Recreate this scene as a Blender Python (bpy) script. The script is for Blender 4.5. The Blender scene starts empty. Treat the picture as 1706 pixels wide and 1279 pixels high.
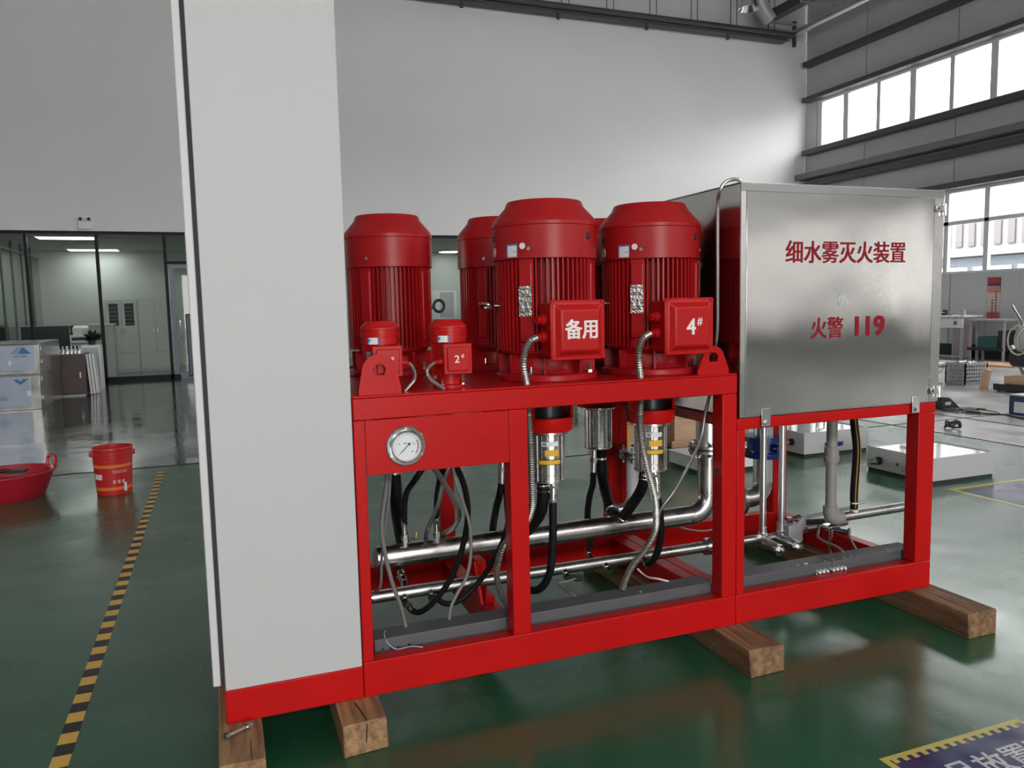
import bpy, math, random
from math import sin, cos, pi, radians as R
from mathutils import Vector, Matrix
random.seed(7)
SC = bpy.context.scene
COL = SC.collection

# ------------------------------------------------------------------ camera, sky, daylight openings, exposure
cam_d = bpy.data.cameras.new('camera'); cam = bpy.data.objects.new('camera', cam_d); COL.objects.link(cam)
cam_d.sensor_fit = 'HORIZONTAL'; cam_d.sensor_width = 36.0
cam_d.lens = 1290.88 / 1706 * 36.0
cam_d.clip_start = .05; cam_d.clip_end = 300
_r = Vector((.93475781, -.3546176, -.02177602)); _u = Vector((.05557032, .08539362, .9947964)); _w = Vector((.35091277, .9311038, -.09952857))
cam.matrix_world = Matrix(((_r.x, _u.x, -_w.x, .0446), (_r.y, _u.y, -_w.y, -2.593), (_r.z, _u.z, -_w.z, 1.4508), (0, 0, 0, 1)))
SC.camera = cam

world = bpy.data.worlds.new('overcast_sky'); SC.world = world; world.use_nodes = True
wn = world.node_tree; wn.nodes.clear()
wo = wn.nodes.new('ShaderNodeOutputWorld'); wb = wn.nodes.new('ShaderNodeBackground')
wb.inputs['Color'].default_value = (1.0, .975, .965, 1); wb.inputs['Strength'].default_value = 12.0
wn.links.new(wb.outputs[0], wo.inputs[0])

SC.view_settings.view_transform = 'Standard'; SC.view_settings.look = 'None'
SC.view_settings.gamma = 1; SC.view_settings.use_curve_mapping = False
SC.view_settings.exposure = 0.1
SC.cycles.max_bounces = 10; SC.cycles.diffuse_bounces = 5; SC.cycles.glossy_bounces = 5
SC.cycles.transparent_max_bounces = 16; SC.cycles.use_denoising = True
SC.cycles.sample_clamp_indirect = 8; SC.cycles.caustics_reflective = False; SC.cycles.caustics_refractive = False

def portal(loc, rot, sx, sy):
    d = bpy.data.lights.new('daylight_portal', 'AREA'); d.shape = 'RECTANGLE'; d.size = sx; d.size_y = sy
    d.cycles.is_portal = True
    o = bpy.data.objects.new('daylight_portal', d); COL.objects.link(o); o.location = loc; o.rotation_euler = rot
portal((16.98, 4.9, 6.53), (0, R(90), 0), 1.25, 22.2)      # right wall, upper band
portal((16.98, 4.9, 2.99), (0, R(90), 0), 1.92, 22.2)      # right wall, lower band
portal((0, -12.28, 6.6), (R(90), 0, 0), 30, 1.3)         # wall behind the camera, window band
portal((.5, -12.28, 1.8), (R(90), 0, 0), 4.4, 3.6)      # open gate behind the camera

# ------------------------------------------------------------------ materials
def nodes(name):
    m = bpy.data.materials.new(name); m.use_nodes = True
    t = m.node_tree; return m, t, t.nodes['Principled BSDF']
def N(t, kind, **kw):
    n = t.nodes.new(kind)
    for k, v in kw.items():
        if k in n.inputs: n.inputs[k].default_value = v
        else: setattr(n, k, v)
    return n
def mat(name, col, rough=.5, metal=0, noise=0, scale=8, bump=0, bscale=60, rvar=0, coat=0, stretch=None, spec=None, emit=0):
    m, t, p = nodes(name); L = t.links.new
    p.inputs['Base Color'].default_value = (*col, 1); p.inputs['Roughness'].default_value = rough; p.inputs['Metallic'].default_value = metal
    if coat: p.inputs['Coat Weight'].default_value = coat; p.inputs['Coat Roughness'].default_value = .08
    if spec is not None: p.inputs['Specular IOR Level'].default_value = spec
    if emit: p.inputs['Emission Color'].default_value = (*col, 1); p.inputs['Emission Strength'].default_value = emit
    if noise or bump or rvar:
        tc = N(t, 'ShaderNodeTexCoord'); src = tc.outputs['Object']
        if stretch:
            mp = N(t, 'ShaderNodeMapping'); mp.inputs['Scale'].default_value = stretch; L(src, mp.inputs[0]); src = mp.outputs[0]
    if noise or rvar:
        n = N(t, 'ShaderNodeTexNoise', Scale=scale, Detail=6.0); L(src, n.inputs['Vector'])
    if noise:
        mr = N(t, 'ShaderNodeMapRange'); mr.inputs['From Min'].default_value = .3; mr.inputs['From Max'].default_value = .7
        mr.inputs['To Min'].default_value = 1 - noise; mr.inputs['To Max'].default_value = 1 + noise
        L(n.outputs['Fac'], mr.inputs[0])
        mx = N(t, 'ShaderNodeMix', data_type='RGBA', blend_type='MULTIPLY'); mx.inputs[0].default_value = 1
        mx.inputs[6].default_value = (*col, 1); L(mr.outputs[0], mx.inputs[7]); L(mx.outputs[2], p.inputs['Base Color'])
    if rvar:
        mr2 = N(t, 'ShaderNodeMapRange'); mr2.inputs['From Min'].default_value = .3; mr2.inputs['From Max'].default_value = .7
        mr2.inputs['To Min'].default_value = max(.02, rough - rvar); mr2.inputs['To Max'].default_value = rough + rvar
        L(n.outputs['Fac'], mr2.inputs[0]); L(mr2.outputs[0], p.inputs['Roughness'])
    if bump:
        nb = N(t, 'ShaderNodeTexNoise', Scale=bscale, Detail=3.0); L(src, nb.inputs['Vector'])
        b = N(t, 'ShaderNodeBump'); b.inputs['Strength'].default_value = bump; b.inputs['Distance'].default_value = .01
        L(nb.outputs['Fac'], b.inputs['Height']); L(b.outputs[0], p.inputs['Normal'])
    return m

RED = mat('red_frame_paint', (.46, .006, .006), .34, spec=.2, noise=.06, scale=5, bump=.05, bscale=90)
MOT = mat('red_motor_paint', (.36, .008, .011), .33, spec=.3, noise=.07, scale=9, bump=.06, bscale=120)
MOTR = mat('bright_red_motor_paint', (.45, .008, .008), .34, spec=.25, noise=.05, scale=9, bump=.05, bscale=120)
RAL = mat('light_grey_powder_coat', (.495, .495, .50), .42, bump=.12, bscale=420)
DOORW = mat('light_grey_door_paint', (.58, .58, .585), .4, bump=.08, bscale=400)
GASK = mat('dark_gasket', (.03, .03, .033), .7)
SST = mat('brushed_stainless_sheet', (.63, .62, .6), .24, 1, rvar=.06, scale=3, noise=.05)
SSP = mat('stainless_pipe', (.52, .505, .495), .3, 1, noise=.08, scale=14, rvar=.06)
SSB = mat('bright_steel', (.7, .69, .68), .16, 1)
SSG = mat('galvanised_tube', (.7, .71, .72), .32, 1, noise=.06, scale=20)
CHR = mat('chrome', (.6, .62, .62), .1, 1)
CON = mat('metal_conduit', (.4, .385, .365), .36, .9, noise=.1, scale=60)
GRC = mat('grey_plastic_conduit', (.17, .165, .16), .4)
RUB = mat('black_rubber', (.008, .008, .009), .5, spec=.15, noise=.2, scale=40)
BLK = mat('black_plastic', (.015, .015, .016), .4)
TRAY = mat('dark_grey_tray_paint', (.085, .085, .093), .5, noise=.05, scale=10)
WHT = mat('white_paint', (.78, .78, .78), .4); GLW = mat('glossy_white_paint', (.8, .8, .8), .1, coat=1)
WHL = mat('white_lettering', (.78, .72, .7), .55)
REDL = mat('red_lettering', (.27, .006, .014), .55, spec=.2)
BLU = mat('blue_valve_paint', (.012, .03, .2), .35)
LBLU = mat('blue_print', (.06, .2, .45), .5)
PAPER = mat('white_sticker', (.72, .74, .76), .5)
YEL = mat('yellow_label', (.75, .42, .02), .5)
GOLD = mat('brass', (.65, .45, .16), .3, 1)
PPR = mat('grey_plastic_pipe', (.27, .255, .245), .4)
GREEN = mat('green_painted_box', (.015, .1, .085), .5)
DKM = mat('dark_machine_metal', (.035, .036, .04), .45, .3)
LGM = mat('light_grey_metal', (.42, .43, .44), .4, .2)
WALLW = mat('white_plaster', (.84, .83, .835), .75, noise=.02, scale=.6)
PANEL = mat('grey_wall_panel', (.52, .53, .535), .5, noise=.05, scale=.8)
UPPER = mat('grey_upper_wall_sheet', (.68, .68, .68), .6, noise=.05, scale=.7)
GIRT = mat('dark_steel_girt', (.06, .063, .066), .5, noise=.1, scale=3)
LGIRT = mat('grey_steel_beam', (.16, .165, .17), .45, noise=.1, scale=3)
WFR = mat('window_frame_white', (.68, .68, .7), .4)
ALU = mat('black_aluminium', (.012, .012, .013), .5, spec=.2)
CEIL = mat('grey_ceiling_sheet', (.62, .62, .62), .6, noise=.05, scale=.5)
OFFW = mat('office_wall_paint', (.55, .57, .54), .7, noise=.02, scale=1)
CABW = mat('office_cabinet_grey', (.6, .61, .58), .45)
BROWN = mat('brown_cabinet_laminate', (.085, .06, .055), .5, noise=.15, scale=4)
FILM = mat('steel_with_blue_film', (.42, .47, .56), .3, .55, noise=.08, scale=3)
BASK = mat('grey_plastic_basket', (.3, .3, .3), .5)
LAMPE = mat('lit_lamp_diffuser', (1, 1, 1), .5, emit=9)
LEAF = mat('dark_green_leaf', (.02, .05, .015), .5, noise=.3, scale=20)
TAN = mat('raw_plywood', (.6, .38, .24), .6, noise=.12, scale=6, stretch=(1, 1, 8))
FILMC = mat('clear_shrink_film', (.65, .66, .66), .15, .3, noise=.3, scale=40)
BUCK = mat('red_bucket_plastic', (.55, .02, .022), .35)
BASN = mat('red_basin_plastic', (.45, .012, .03), .4)
ORAN = mat('orange_print_band', (.75, .22, .03), .45)
CONC = mat('outdoor_paving', (.35, .35, .34), .9, noise=.1, scale=.5)
FACA = mat('pale_facade', (.2, .195, .2), .8)
FACB = mat('grey_facade_strip', (.115, .105, .11), .8)
FACC = mat('blue_facade_base', (.11, .125, .145), .8)
PINK = mat('pale_pink_board', (.5, .36, .38), .6)

def wood_mat(name='rough_timber', k1=1.0):
    m, t, p = nodes(name); L = t.links.new
    tc = N(t, 'ShaderNodeTexCoord'); mp = N(t, 'ShaderNodeMapping'); mp.inputs['Scale'].default_value = (22, 1.5, 22); L(tc.outputs['Object'], mp.inputs[0])
    n = N(t, 'ShaderNodeTexNoise', Scale=1.6, Detail=8.0, Roughness=.65); L(mp.outputs[0], n.inputs['Vector'])
    n2 = N(t, 'ShaderNodeTexNoise', Scale=7.0, Detail=4.0); L(tc.outputs['Object'], n2.inputs['Vector'])
    cr = N(t, 'ShaderNodeValToRGB'); e = cr.color_ramp.elements
    e[0].position = .3; e[0].color = (.16 * k1, .07 * k1, .035 * k1, 1); e[1].position = .62; e[1].color = (.50 * k1, .29 * k1, .14 * k1, 1)
    k = e.new(.8); k.color = (.58 * k1, .36 * k1, .2 * k1, 1)
    L(n.outputs['Fac'], cr.inputs[0])
    mx = N(t, 'ShaderNodeMix', data_type='RGBA', blend_type='MULTIPLY'); mx.inputs[0].default_value = .5
    L(cr.outputs[0], mx.inputs[6]); L(n2.outputs['Fac'], mx.inputs[7]); L(mx.outputs[2], p.inputs['Base Color'])
    p.inputs['Roughness'].default_value = .75
    b = N(t, 'ShaderNodeBump'); b.inputs['Strength'].default_value = .5; b.inputs['Distance'].default_value = .004
    L(n.outputs['Fac'], b.inputs['Height']); L(b.outputs[0], p.inputs['Normal'])
    return m
WOOD = wood_mat(); WOOD2 = wood_mat('weathered_brown_timber', .72)
CRACK = mat('dark_wood_crack', (.02, .012, .008), .9)

def floor_mat(name='green_epoxy_floor', c0=(.016, .085, .040), c1=(.028, .13, .066), r0=.18, r1=.33, bs=.2):
    m, t, p = nodes(name); L = t.links.new
    tc = N(t, 'ShaderNodeTexCoord')
    n = N(t, 'ShaderNodeTexNoise', Scale=.55, Detail=8.0, Roughness=.6); L(tc.outputs['Object'], n.inputs['Vector'])
    cr = N(t, 'ShaderNodeValToRGB'); e = cr.color_ramp.elements
    e[0].position = .35; e[0].color = (*c0, 1); e[1].position = .7; e[1].color = (*c1, 1)
    L(n.outputs['Fac'], cr.inputs[0]); L(cr.outputs[0], p.inputs['Base Color'])
    n2 = N(t, 'ShaderNodeTexNoise', Scale=1.6, Detail=3.0, Roughness=.5); L(tc.outputs['Object'], n2.inputs['Vector'])
    mr = N(t, 'ShaderNodeMapRange'); mr.inputs['From Min'].default_value = .35; mr.inputs['From Max'].default_value = .7
    mr.inputs['To Min'].default_value = r0; mr.inputs['To Max'].default_value = r1
    L(n2.outputs['Fac'], mr.inputs[0]); L(mr.outputs[0], p.inputs['Roughness'])
    p.inputs['IOR'].default_value = 1.72
    n3 = N(t, 'ShaderNodeTexNoise', Scale=3.0, Detail=2.0); L(tc.outputs['Object'], n3.inputs['Vector'])
    b = N(t, 'ShaderNodeBump'); b.inputs['Strength'].default_value = bs; b.inputs['Distance'].default_value = .02
    L(n3.outputs['Fac'], b.inputs['Height']); L(b.outputs[0], p.inputs['Normal'])
    return m
FLOOR = floor_mat(); FLOOR2 = floor_mat('grey_polished_floor', (.045, .06, .055), (.07, .085, .078), .07, .17, .2); GLARE_FLOOR = floor_mat('pale_glare_floor', (.45, .455, .455), (.56, .56, .56), .14, .26, .12)  # last one: grey floor, base lightened to carry the window glare

def tank_mat():
    m, t, p = nodes('brushed_tank_sheet'); L = t.links.new
    tc = N(t, 'ShaderNodeTexCoord')
    p.inputs['Metallic'].default_value = 1; p.inputs['Base Color'].default_value = (.62, .61, .59, 1)
    mp = N(t, 'ShaderNodeMapping'); mp.inputs['Scale'].default_value = (3, 3, 160); L(tc.outputs['Object'], mp.inputs[0])
    n = N(t, 'ShaderNodeTexNoise', Scale=2.0, Detail=4.0); L(mp.outputs[0], n.inputs['Vector'])
    mr = N(t, 'ShaderNodeMapRange'); mr.inputs['To Min'].default_value = .15; mr.inputs['To Max'].default_value = .18
    L(n.outputs['Fac'], mr.inputs[0]); L(mr.outputs[0], p.inputs['Roughness'])
    n3 = N(t, 'ShaderNodeTexNoise', Scale=2.4, Detail=1.0); L(tc.outputs['Object'], n3.inputs['Vector'])
    b = N(t, 'ShaderNodeBump'); b.inputs['Strength'].default_value = .35; b.inputs['Distance'].default_value = .03
    L(n3.outputs['Fac'], b.inputs['Height']); L(b.outputs[0], p.inputs['Normal'])
    return m
TANK = tank_mat()

def glass_mat(name, tint, refl=1.0):
    m = bpy.data.materials.new(name); m.use_nodes = True; t = m.node_tree; t.nodes.clear(); L = t.links.new
    o = N(t, 'ShaderNodeOutputMaterial'); mx = N(t, 'ShaderNodeMixShader'); tr = N(t, 'ShaderNodeBsdfTransparent'); gl = N(t, 'ShaderNodeBsdfGlossy')
    tr.inputs[0].default_value = (*tint, 1); gl.inputs['Roughness'].default_value = .02
    fr = N(t, 'ShaderNodeFresnel'); fr.inputs[0].default_value = 1.5
    ma = N(t, 'ShaderNodeMath', operation='MULTIPLY'); ma.inputs[1].default_value = refl
    gm = N(t, 'ShaderNodeNewGeometry'); sb = N(t, 'ShaderNodeMath', operation='SUBTRACT'); sb.inputs[0].default_value = 1.0; L(gm.outputs['Backfacing'], sb.inputs[1])
    m2 = N(t, 'ShaderNodeMath', operation='MULTIPLY'); L(fr.outputs[0], m2.inputs[0]); L(sb.outputs[0], m2.inputs[1]); L(m2.outputs[0], ma.inputs[0])
    L(ma.outputs[0], mx.inputs[0]); L(tr.outputs[0], mx.inputs[1]); L(gl.outputs[0], mx.inputs[2]); L(mx.outputs[0], o.inputs[0])
    return m
GLASS = glass_mat('window_glass', (.93, .95, .95))
OGLASS = glass_mat('office_glass', (.86, .89, .87), 1.0)
ADDED_GLASS = glass_mat('added_window_glass', (.3, .3, .297))  # for the added windows, tint set by the brightness mirrored in the tank

def tape_mat():
    m, t, p = nodes('hazard_tape'); L = t.links.new
    tc = N(t, 'ShaderNodeTexCoord'); sp = N(t, 'ShaderNodeSeparateXYZ'); L(tc.outputs['Object'], sp.inputs[0])
    a = N(t, 'ShaderNodeMath', operation='MULTIPLY'); a.inputs[1].default_value = 1 / .15; L(sp.outputs[1], a.inputs[0])
    f = N(t, 'ShaderNodeMath', operation='FRACT'); L(a.outputs[0], f.inputs[0])
    g = N(t, 'ShaderNodeMath', operation='GREATER_THAN'); g.inputs[1].default_value = .5; L(f.outputs[0], g.inputs[0])
    mx = N(t, 'ShaderNodeMix', data_type='RGBA'); mx.inputs[6].default_value = (.025, .02, .022, 1); mx.inputs[7].default_value = (.8, .48, .09, 1)
    L(g.outputs[0], mx.inputs[0]); L(mx.outputs[2], p.inputs['Base Color']); p.inputs['Roughness'].default_value = .45
    return m
TAPE = tape_mat()

# ------------------------------------------------------------------ mesh helpers
class B:
    def __init__(s): s.v = []; s.f = []
    def add(s, vs, fs):
        o = len(s.v); s.v += [Vector(v) for v in vs]; s.f += [tuple(i + o for i in f) for f in fs]; return s
    def box(s, a, b):
        x0, y0, z0 = a; x1, y1, z1 = b
        return s.add([(x0, y0, z0), (x1, y0, z0), (x1, y1, z0), (x0, y1, z0), (x0, y0, z1), (x1, y0, z1), (x1, y1, z1), (x0, y1, z1)],
                     [(3, 2, 1, 0), (4, 5, 6, 7), (0, 1, 5, 4), (1, 2, 6, 5), (2, 3, 7, 6), (3, 0, 4, 7)])
    def xform(s, M, start=0):
        for i in range(start, len(s.v)): s.v[i] = M @ s.v[i]
        return s
    def rbox(s, c, size, rot=(0, 0, 0)):
        st = len(s.v); h = Vector(size) / 2
        s.box(-h, h)
        from mathutils import Euler
        return s.xform(Matrix.Translation(c) @ Euler(rot).to_matrix().to_4x4(), st)
    def lathe(s, prof, n=32, c=(0, 0, 0), axis=(0, 0, 1), a0=0, a1=2 * pi):
        q = Vector((0, 0, 1)).rotation_difference(Vector(axis).normalized()); c = Vector(c)
        full = abs(a1 - a0 - 2 * pi) < 1e-6; m = n if full else n + 1
        vs, fs, rows = [], [], []
        for r, z in prof:
            if r < 1e-6: rows.append([len(vs)]); vs.append(c + q @ Vector((0, 0, z)))
            else:
                rows.append(list(range(len(vs), len(vs) + m)))
                for k in range(m):
                    a = a0 + (a1 - a0) * k / n; vs.append(c + q @ Vector((r * cos(a), r * sin(a), z)))
        for i in range(len(rows) - 1):
            A, C = rows[i], rows[i + 1]
            for k in range(n):
                k2 = (k + 1) % m
                if len(A) == 1 and len(C) == 1: continue
                if len(A) == 1: fs.append((A[0], C[k2], C[k]))
                elif len(C) == 1: fs.append((A[k], A[k2], C[0]))
                else: fs.append((A[k], A[k2], C[k2], C[k]))
        return s.add(vs, fs)
    def cyl(s, p, q, r, r2=None, n=16):
        p, q = Vector(p), Vector(q); d = q - p; L = d.length
        return s.lathe([(0, 0), (r, 0), (r if r2 is None else r2, L), (0, L)], n, p, d)
    def torus(s, c, R_, r, axis=(0, 0, 1), n=24, m=8):
        return s.lathe([(R_ + r * cos(2 * pi * k / m), r * sin(2 * pi * k / m)) for k in range(m)] + [(R_ + r, 0)], n, c, axis)
    def prism(s, poly, a, b, plane='xz'):
        def P(u, v, w): return {'xz': (u, w, v), 'xy': (u, v, w), 'yz': (w, u, v)}[plane]
        n = len(poly); vs = [P(u, v, a) for u, v in poly] + [P(u, v, b) for u, v in poly]
        fs = [tuple(range(n)), tuple(range(2 * n - 1, n - 1, -1))] + [(i, i + n, (i + 1) % n + n, (i + 1) % n) for i in range(n)]
        return s.add(vs, fs)
    def tube(s, pts, r, n=10, step=.012, corr=0, caps=True):
        P = [Vector(p) for p in pts]; path = []
        if len(P) == 2: K = max(2, int((P[1] - P[0]).length / step)) if corr else 1; path = [P[0].lerp(P[1], k / K) for k in range(K + 1)]
        else:
            E = [2 * P[0] - P[1]] + P + [2 * P[-1] - P[-2]]
            for i in range(1, len(E) - 2):
                p0, p1, p2, p3 = E[i - 1:i + 3]; K = max(2, int((p2 - p1).length / step))
                for k in range(K):
                    t = k / K
                    path.append(.5 * ((2 * p1) + (p2 - p0) * t + (2 * p0 - 5 * p1 + 4 * p2 - p3) * t * t + (3 * p1 - p0 - 3 * p2 + p3) * t ** 3))
            path.append(P[-1])
        vs, fs = [], []; up = None
        for i, c in enumerate(path):
            t = (path[min(i + 1, len(path) - 1)] - path[max(i - 1, 0)]).normalized()
            if up is None: up = t.orthogonal().normalized()
            up = (up - t * up.dot(t)).normalized(); sd = t.cross(up)
            rr = r(i / (len(path) - 1)) if callable(r) else r
            if corr: rr *= 1 + corr * (1 if i % 2 else -1)
            for k in range(n): a = 2 * pi * k / n; vs.append(c + rr * (cos(a) * up + sin(a) * sd))
        for i in range(len(path) - 1):
            for k in range(n): fs.append((i * n + k, i * n + (k + 1) % n, (i + 1) * n + (k + 1) % n, (i + 1) * n + k))
        if caps: fs += [tuple(range(n - 1, -1, -1)), tuple(range(len(vs) - n, len(vs)))]
        return s.add(vs, fs)
    def arc(s, r, a0, a1, z0, z1, t=.0008, n=8, c=(0, 0, 0)):      # patch on a vertical cylinder; azimuth 0 faces -y, positive to +x (degrees)
        cx, cy, cz = c; vs, fs = [], []
        for k in range(n + 1):
            a = R(a0 + (a1 - a0) * k / n)
            for rr in (r, r + t):
                for z in (z0, z1): vs.append((cx + rr * sin(a), cy - rr * cos(a), cz + z))
        for k in range(n):
            i = k * 4; j = i + 4
            fs += [(i + 2, j + 2, j + 3, i + 3), (i + 1, j + 1, j, i), (i, j, j + 2, i + 2), (i + 3, j + 3, j + 1, i + 1)]
        fs += [(0, 2, 3, 1), (n * 4 + 1, n * 4 + 3, n * 4 + 2, n * 4)]
        return s.add(vs, fs)
    def ball(s, c, r, n=12, sc=(1, 1, 1)):
        st = len(s.v); m = max(4, n // 2)
        s.lathe([(0, -1)] + [(sin(pi * k / m), -cos(pi * k / m)) for k in range(1, m)] + [(0, 1)], n)
        return s.xform(Matrix.Translation(c) @ Matrix.Diagonal((r * sc[0], r * sc[1], r * sc[2], 1)), st)

def obj(name, b, material, parent=None, bevel=0, smooth=True, ang=35):
    me = bpy.data.meshes.new(name)
    if parent is None:
        xs = [v.x for v in b.v]; ys = [v.y for v in b.v]; zs = [v.z for v in b.v]
        off = Vector(((min(xs) + max(xs)) / 2, (min(ys) + max(ys)) / 2, min(zs)))
    else:
        off = parent.location.copy(); q = parent.parent
        while q: off += q.location; q = q.parent
    me.from_pydata([v - off for v in b.v], [], b.f); me.materials.append(material); me.update()
    if smooth:
        me.shade_smooth(); me.set_sharp_from_angle(angle=R(ang))
    o = bpy.data.objects.new(name, me); COL.objects.link(o)
    if parent is None: o.location = off
    else: o.parent = parent
    if bevel:
        md = o.modifiers.new('bevel', 'BEVEL'); md.width = bevel; md.segments = 2; md.limit_method = 'ANGLE'; md.angle_limit = R(40); md.harden_normals = False
    return o
def tag(o, label, cat, group=None):
    o['label'] = label; o['category'] = cat
    if group: o['group'] = group
    return o
def thing(name, label, cat, loc=(0, 0, 0), group=None):
    o = bpy.data.objects.new(name, None); COL.objects.link(o); o.location = loc; o.empty_display_size = .1
    return tag(o, label, cat, group)
def struct(name, b=None, material=None, parent=None, bevel=0, smooth=False, loc=(0, 0, 0)):
    if b is None:
        o = bpy.data.objects.new(name, None); COL.objects.link(o); o.location = loc
    else: o = obj(name, b, material, parent, bevel, smooth)
    if parent is None: o['kind'] = 'structure'
    return o
def copy_tree(o, parent=None):
    c = o.copy(); COL.objects.link(c)
    if parent is not None: c.parent = parent
    for ch in list(o.children): copy_tree(ch, c)
    return c
def text_b(body, size, loc, facing='-y', xs=1.0, bold=.0, depth=.0006, align='CENTER'):
    cu = bpy.data.curves.new('lettering', 'FONT'); cu.body = body; cu.size = size; cu.align_x = align; cu.align_y = 'CENTER'
    cu.extrude = depth; cu.resolution_u = 3
    to = bpy.data.objects.new('lettering', cu); COL.objects.link(to)
    dg = bpy.context.evaluated_depsgraph_get(); me = to.evaluated_get(dg).to_mesh()
    vs = [v.co.copy() for v in me.vertices]; fs = [tuple(p.vertices) for p in me.polygons]
    to.evaluated_get(dg).to_mesh_clear(); bpy.data.objects.remove(to); bpy.data.curves.remove(cu)
    b = B(); x, y, z = loc
    if bold:
        v0, f0 = vs, fs; vs, fs = [], []
        for k, (dx, dz) in enumerate(((-1, -.6), (1, -.6), (-1, .6), (1, .6))):
            fs += [tuple(i + len(vs) for i in f) for f in f0]; vs += [v + Vector((dx * bold, dz * bold, k * .00008)) for v in v0]
    if facing == '-y': b.add([(x + v.x * xs, y - v.z, z + v.y) for v in vs], fs)
    elif facing == '-x': b.add([(x - v.z, y - v.x * xs, z + v.y) for v in vs], fs)
    else: b.add([(x + v.x * xs, y + v.y, z + v.z) for v in vs], fs)
    return b

# ------------------------------------------------------------------ the hall
X0, X1, Y0, Y1, ZC = -16.0, 16.7, -12.0, 16.4, 11.5
struct('floor', B().box((X0 - .3, Y0 - .3, -.2), (7.23, 5.44, 0)), FLOOR)
struct('floor', B().prism([(X0 - .3, 5.44), (7.23, 5.44), (7.23, 22.0), (X0 - .3, 22.0)], -.2, 0, 'xy'), FLOOR2)
struct('floor', B().box((7.23, Y0 - .3, -.2), (X1 + .3, 22.0, 0)), GLARE_FLOOR)  # far-right slab, window glare painted into its pale colour
struct('ceiling', B().box((X0 - .3, Y0 - .3, ZC), (X1 + .3, Y1 + .3, ZC + .2)), CEIL)

# wall of the windows: sheet panels in three bands, each panel its own piece
wr = struct('wall_right', loc=(X1, 0, 0))
edges = [Y0 + .02]; y = 16.4
seams = [16.4, 14.12, 11.34]
while seams[-1] - 2.78 > Y0 + .5: seams.append(seams[-1] - 2.78)
seams.append(Y0)
for z0, z1 in ((0, 2.0), (3.98, 5.86), (7.19, ZC)):
    for a, c in zip(seams[1:], seams[:-1]):
        obj('wall_panel', B().box((X1, a + .013, z0), (X1 + .14, c - .013, z1)), PANEL, wr, smooth=False)
    obj('backing_sheet', B().box((X1 + .06, Y0, z0 + .005), (X1 + .2, Y1 + .2, z1 - .005)), GIRT, wr, smooth=False)
obj('corner_panel', B().box((X1, 15.96, 5.86), (X1 + .18, Y1 + .2, 7.19)), PANEL, wr, smooth=False)
obj('corner_panel', B().box((X1, 15.96, 2.0), (X1 + .18, Y1 + .2, 3.98)), PANEL, wr, smooth=False)

def window_row(name, z0, z1, ys, transom=None, wide=()):
    w = struct(name, loc=(X1, 0, z0))
    xa, xb = X1 + .05, X1 + .13
    obj('window_frame', B().box((xa - .03, ys[-1], z0), (xb, ys[0], z0 + .055)), WFR, w, .004)
    obj('window_frame', B().box((xa - .03, ys[-1], z1 - .055), (xb, ys[0], z1)), WFR, w, .004)
    for i, yy in enumerate(ys):
        hw = .09 if i in wide or i == 0 or i == len(ys) - 1 else .06
        yc = yy - hw if i == 0 else (yy + hw if i == len(ys) - 1 else yy)
        obj('mullion', B().box((xa - .02, yc - hw, z0 + .055), (xb, yc + hw, z1 - .055)), WFR, w, .004)
        if i % 2 == 0 and i and hw < .04: obj('latch', B().box((xa - .05, yc - .012, (z0 + z1) / 2 - .06), (xa - .02, yc + .012, (z0 + z1) / 2 + .06)), WFR, w)
    if transom:
        obj('transom', B().box((xa - .02, ys[-1] + .09, transom - .045), (xb, ys[0] - .09, transom + .045)), WFR, w, .004)
    for a, c in zip(ys[1:], ys[:-1]):
        spans = [(z0 + .05, z1 - .05)] if not transom else [(z0 + .05, transom - .02), (transom + .02, z1 - .05)]
        for p, q in spans: obj('pane', B().box((xa + .035, a + .01, p), (xa + .041, c - .01, q)), GLASS, w, smooth=False)
ys = [15.95, 14.86, 13.71, 12.62, 11.5, 10.42]
while ys[-1] > -5.2: ys.append(ys[-1] - 1.12)
for z0, z1 in ((5.86, 7.19), (2.0, 3.98)): obj('wall_panel', B().box((X1, Y0, z0), (X1 + .14, ys[-1] - .02, z1)), PANEL, wr, smooth=False)
window_row('window_1', 5.86, 7.19, ys, wide=set(range(1, 40, 2)))
ys2 = [11.53 + 1.075 * k for k in range(4, -1, -1)]
while ys2[-1] > -5.2: ys2.append(ys2[-1] - 1.06)
ys2[-1] = ys[-1]
window_row('window_2', 2.0, 3.98, ys2, transom=3.21)

# dark girts and the light crane beam along the window wall
def girt(name, x0, x1, z0, z1, m, y1=16.25):
    struct(name, B().box((x0, Y0 + .02, z0), (x1, y1, z1)), m, bevel=.01)
girt('trim_1', 16.42, 16.69, 8.2, 8.34, GIRT); girt('trim_2', 16.42, 16.69, 7.2, 7.33, GIRT)
girt('trim_3', 16.42, 16.69, 5.68, 5.82, GIRT); girt('trim_4', 16.3, 16.69, 4.98, 5.14, LGIRT, 16.38)
girt('trim_5', 16.42, 16.69, 4.74, 4.88, GIRT, 16.3); girt('trim_6', 16.42, 16.69, 4.0, 4.14, GIRT)

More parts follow.
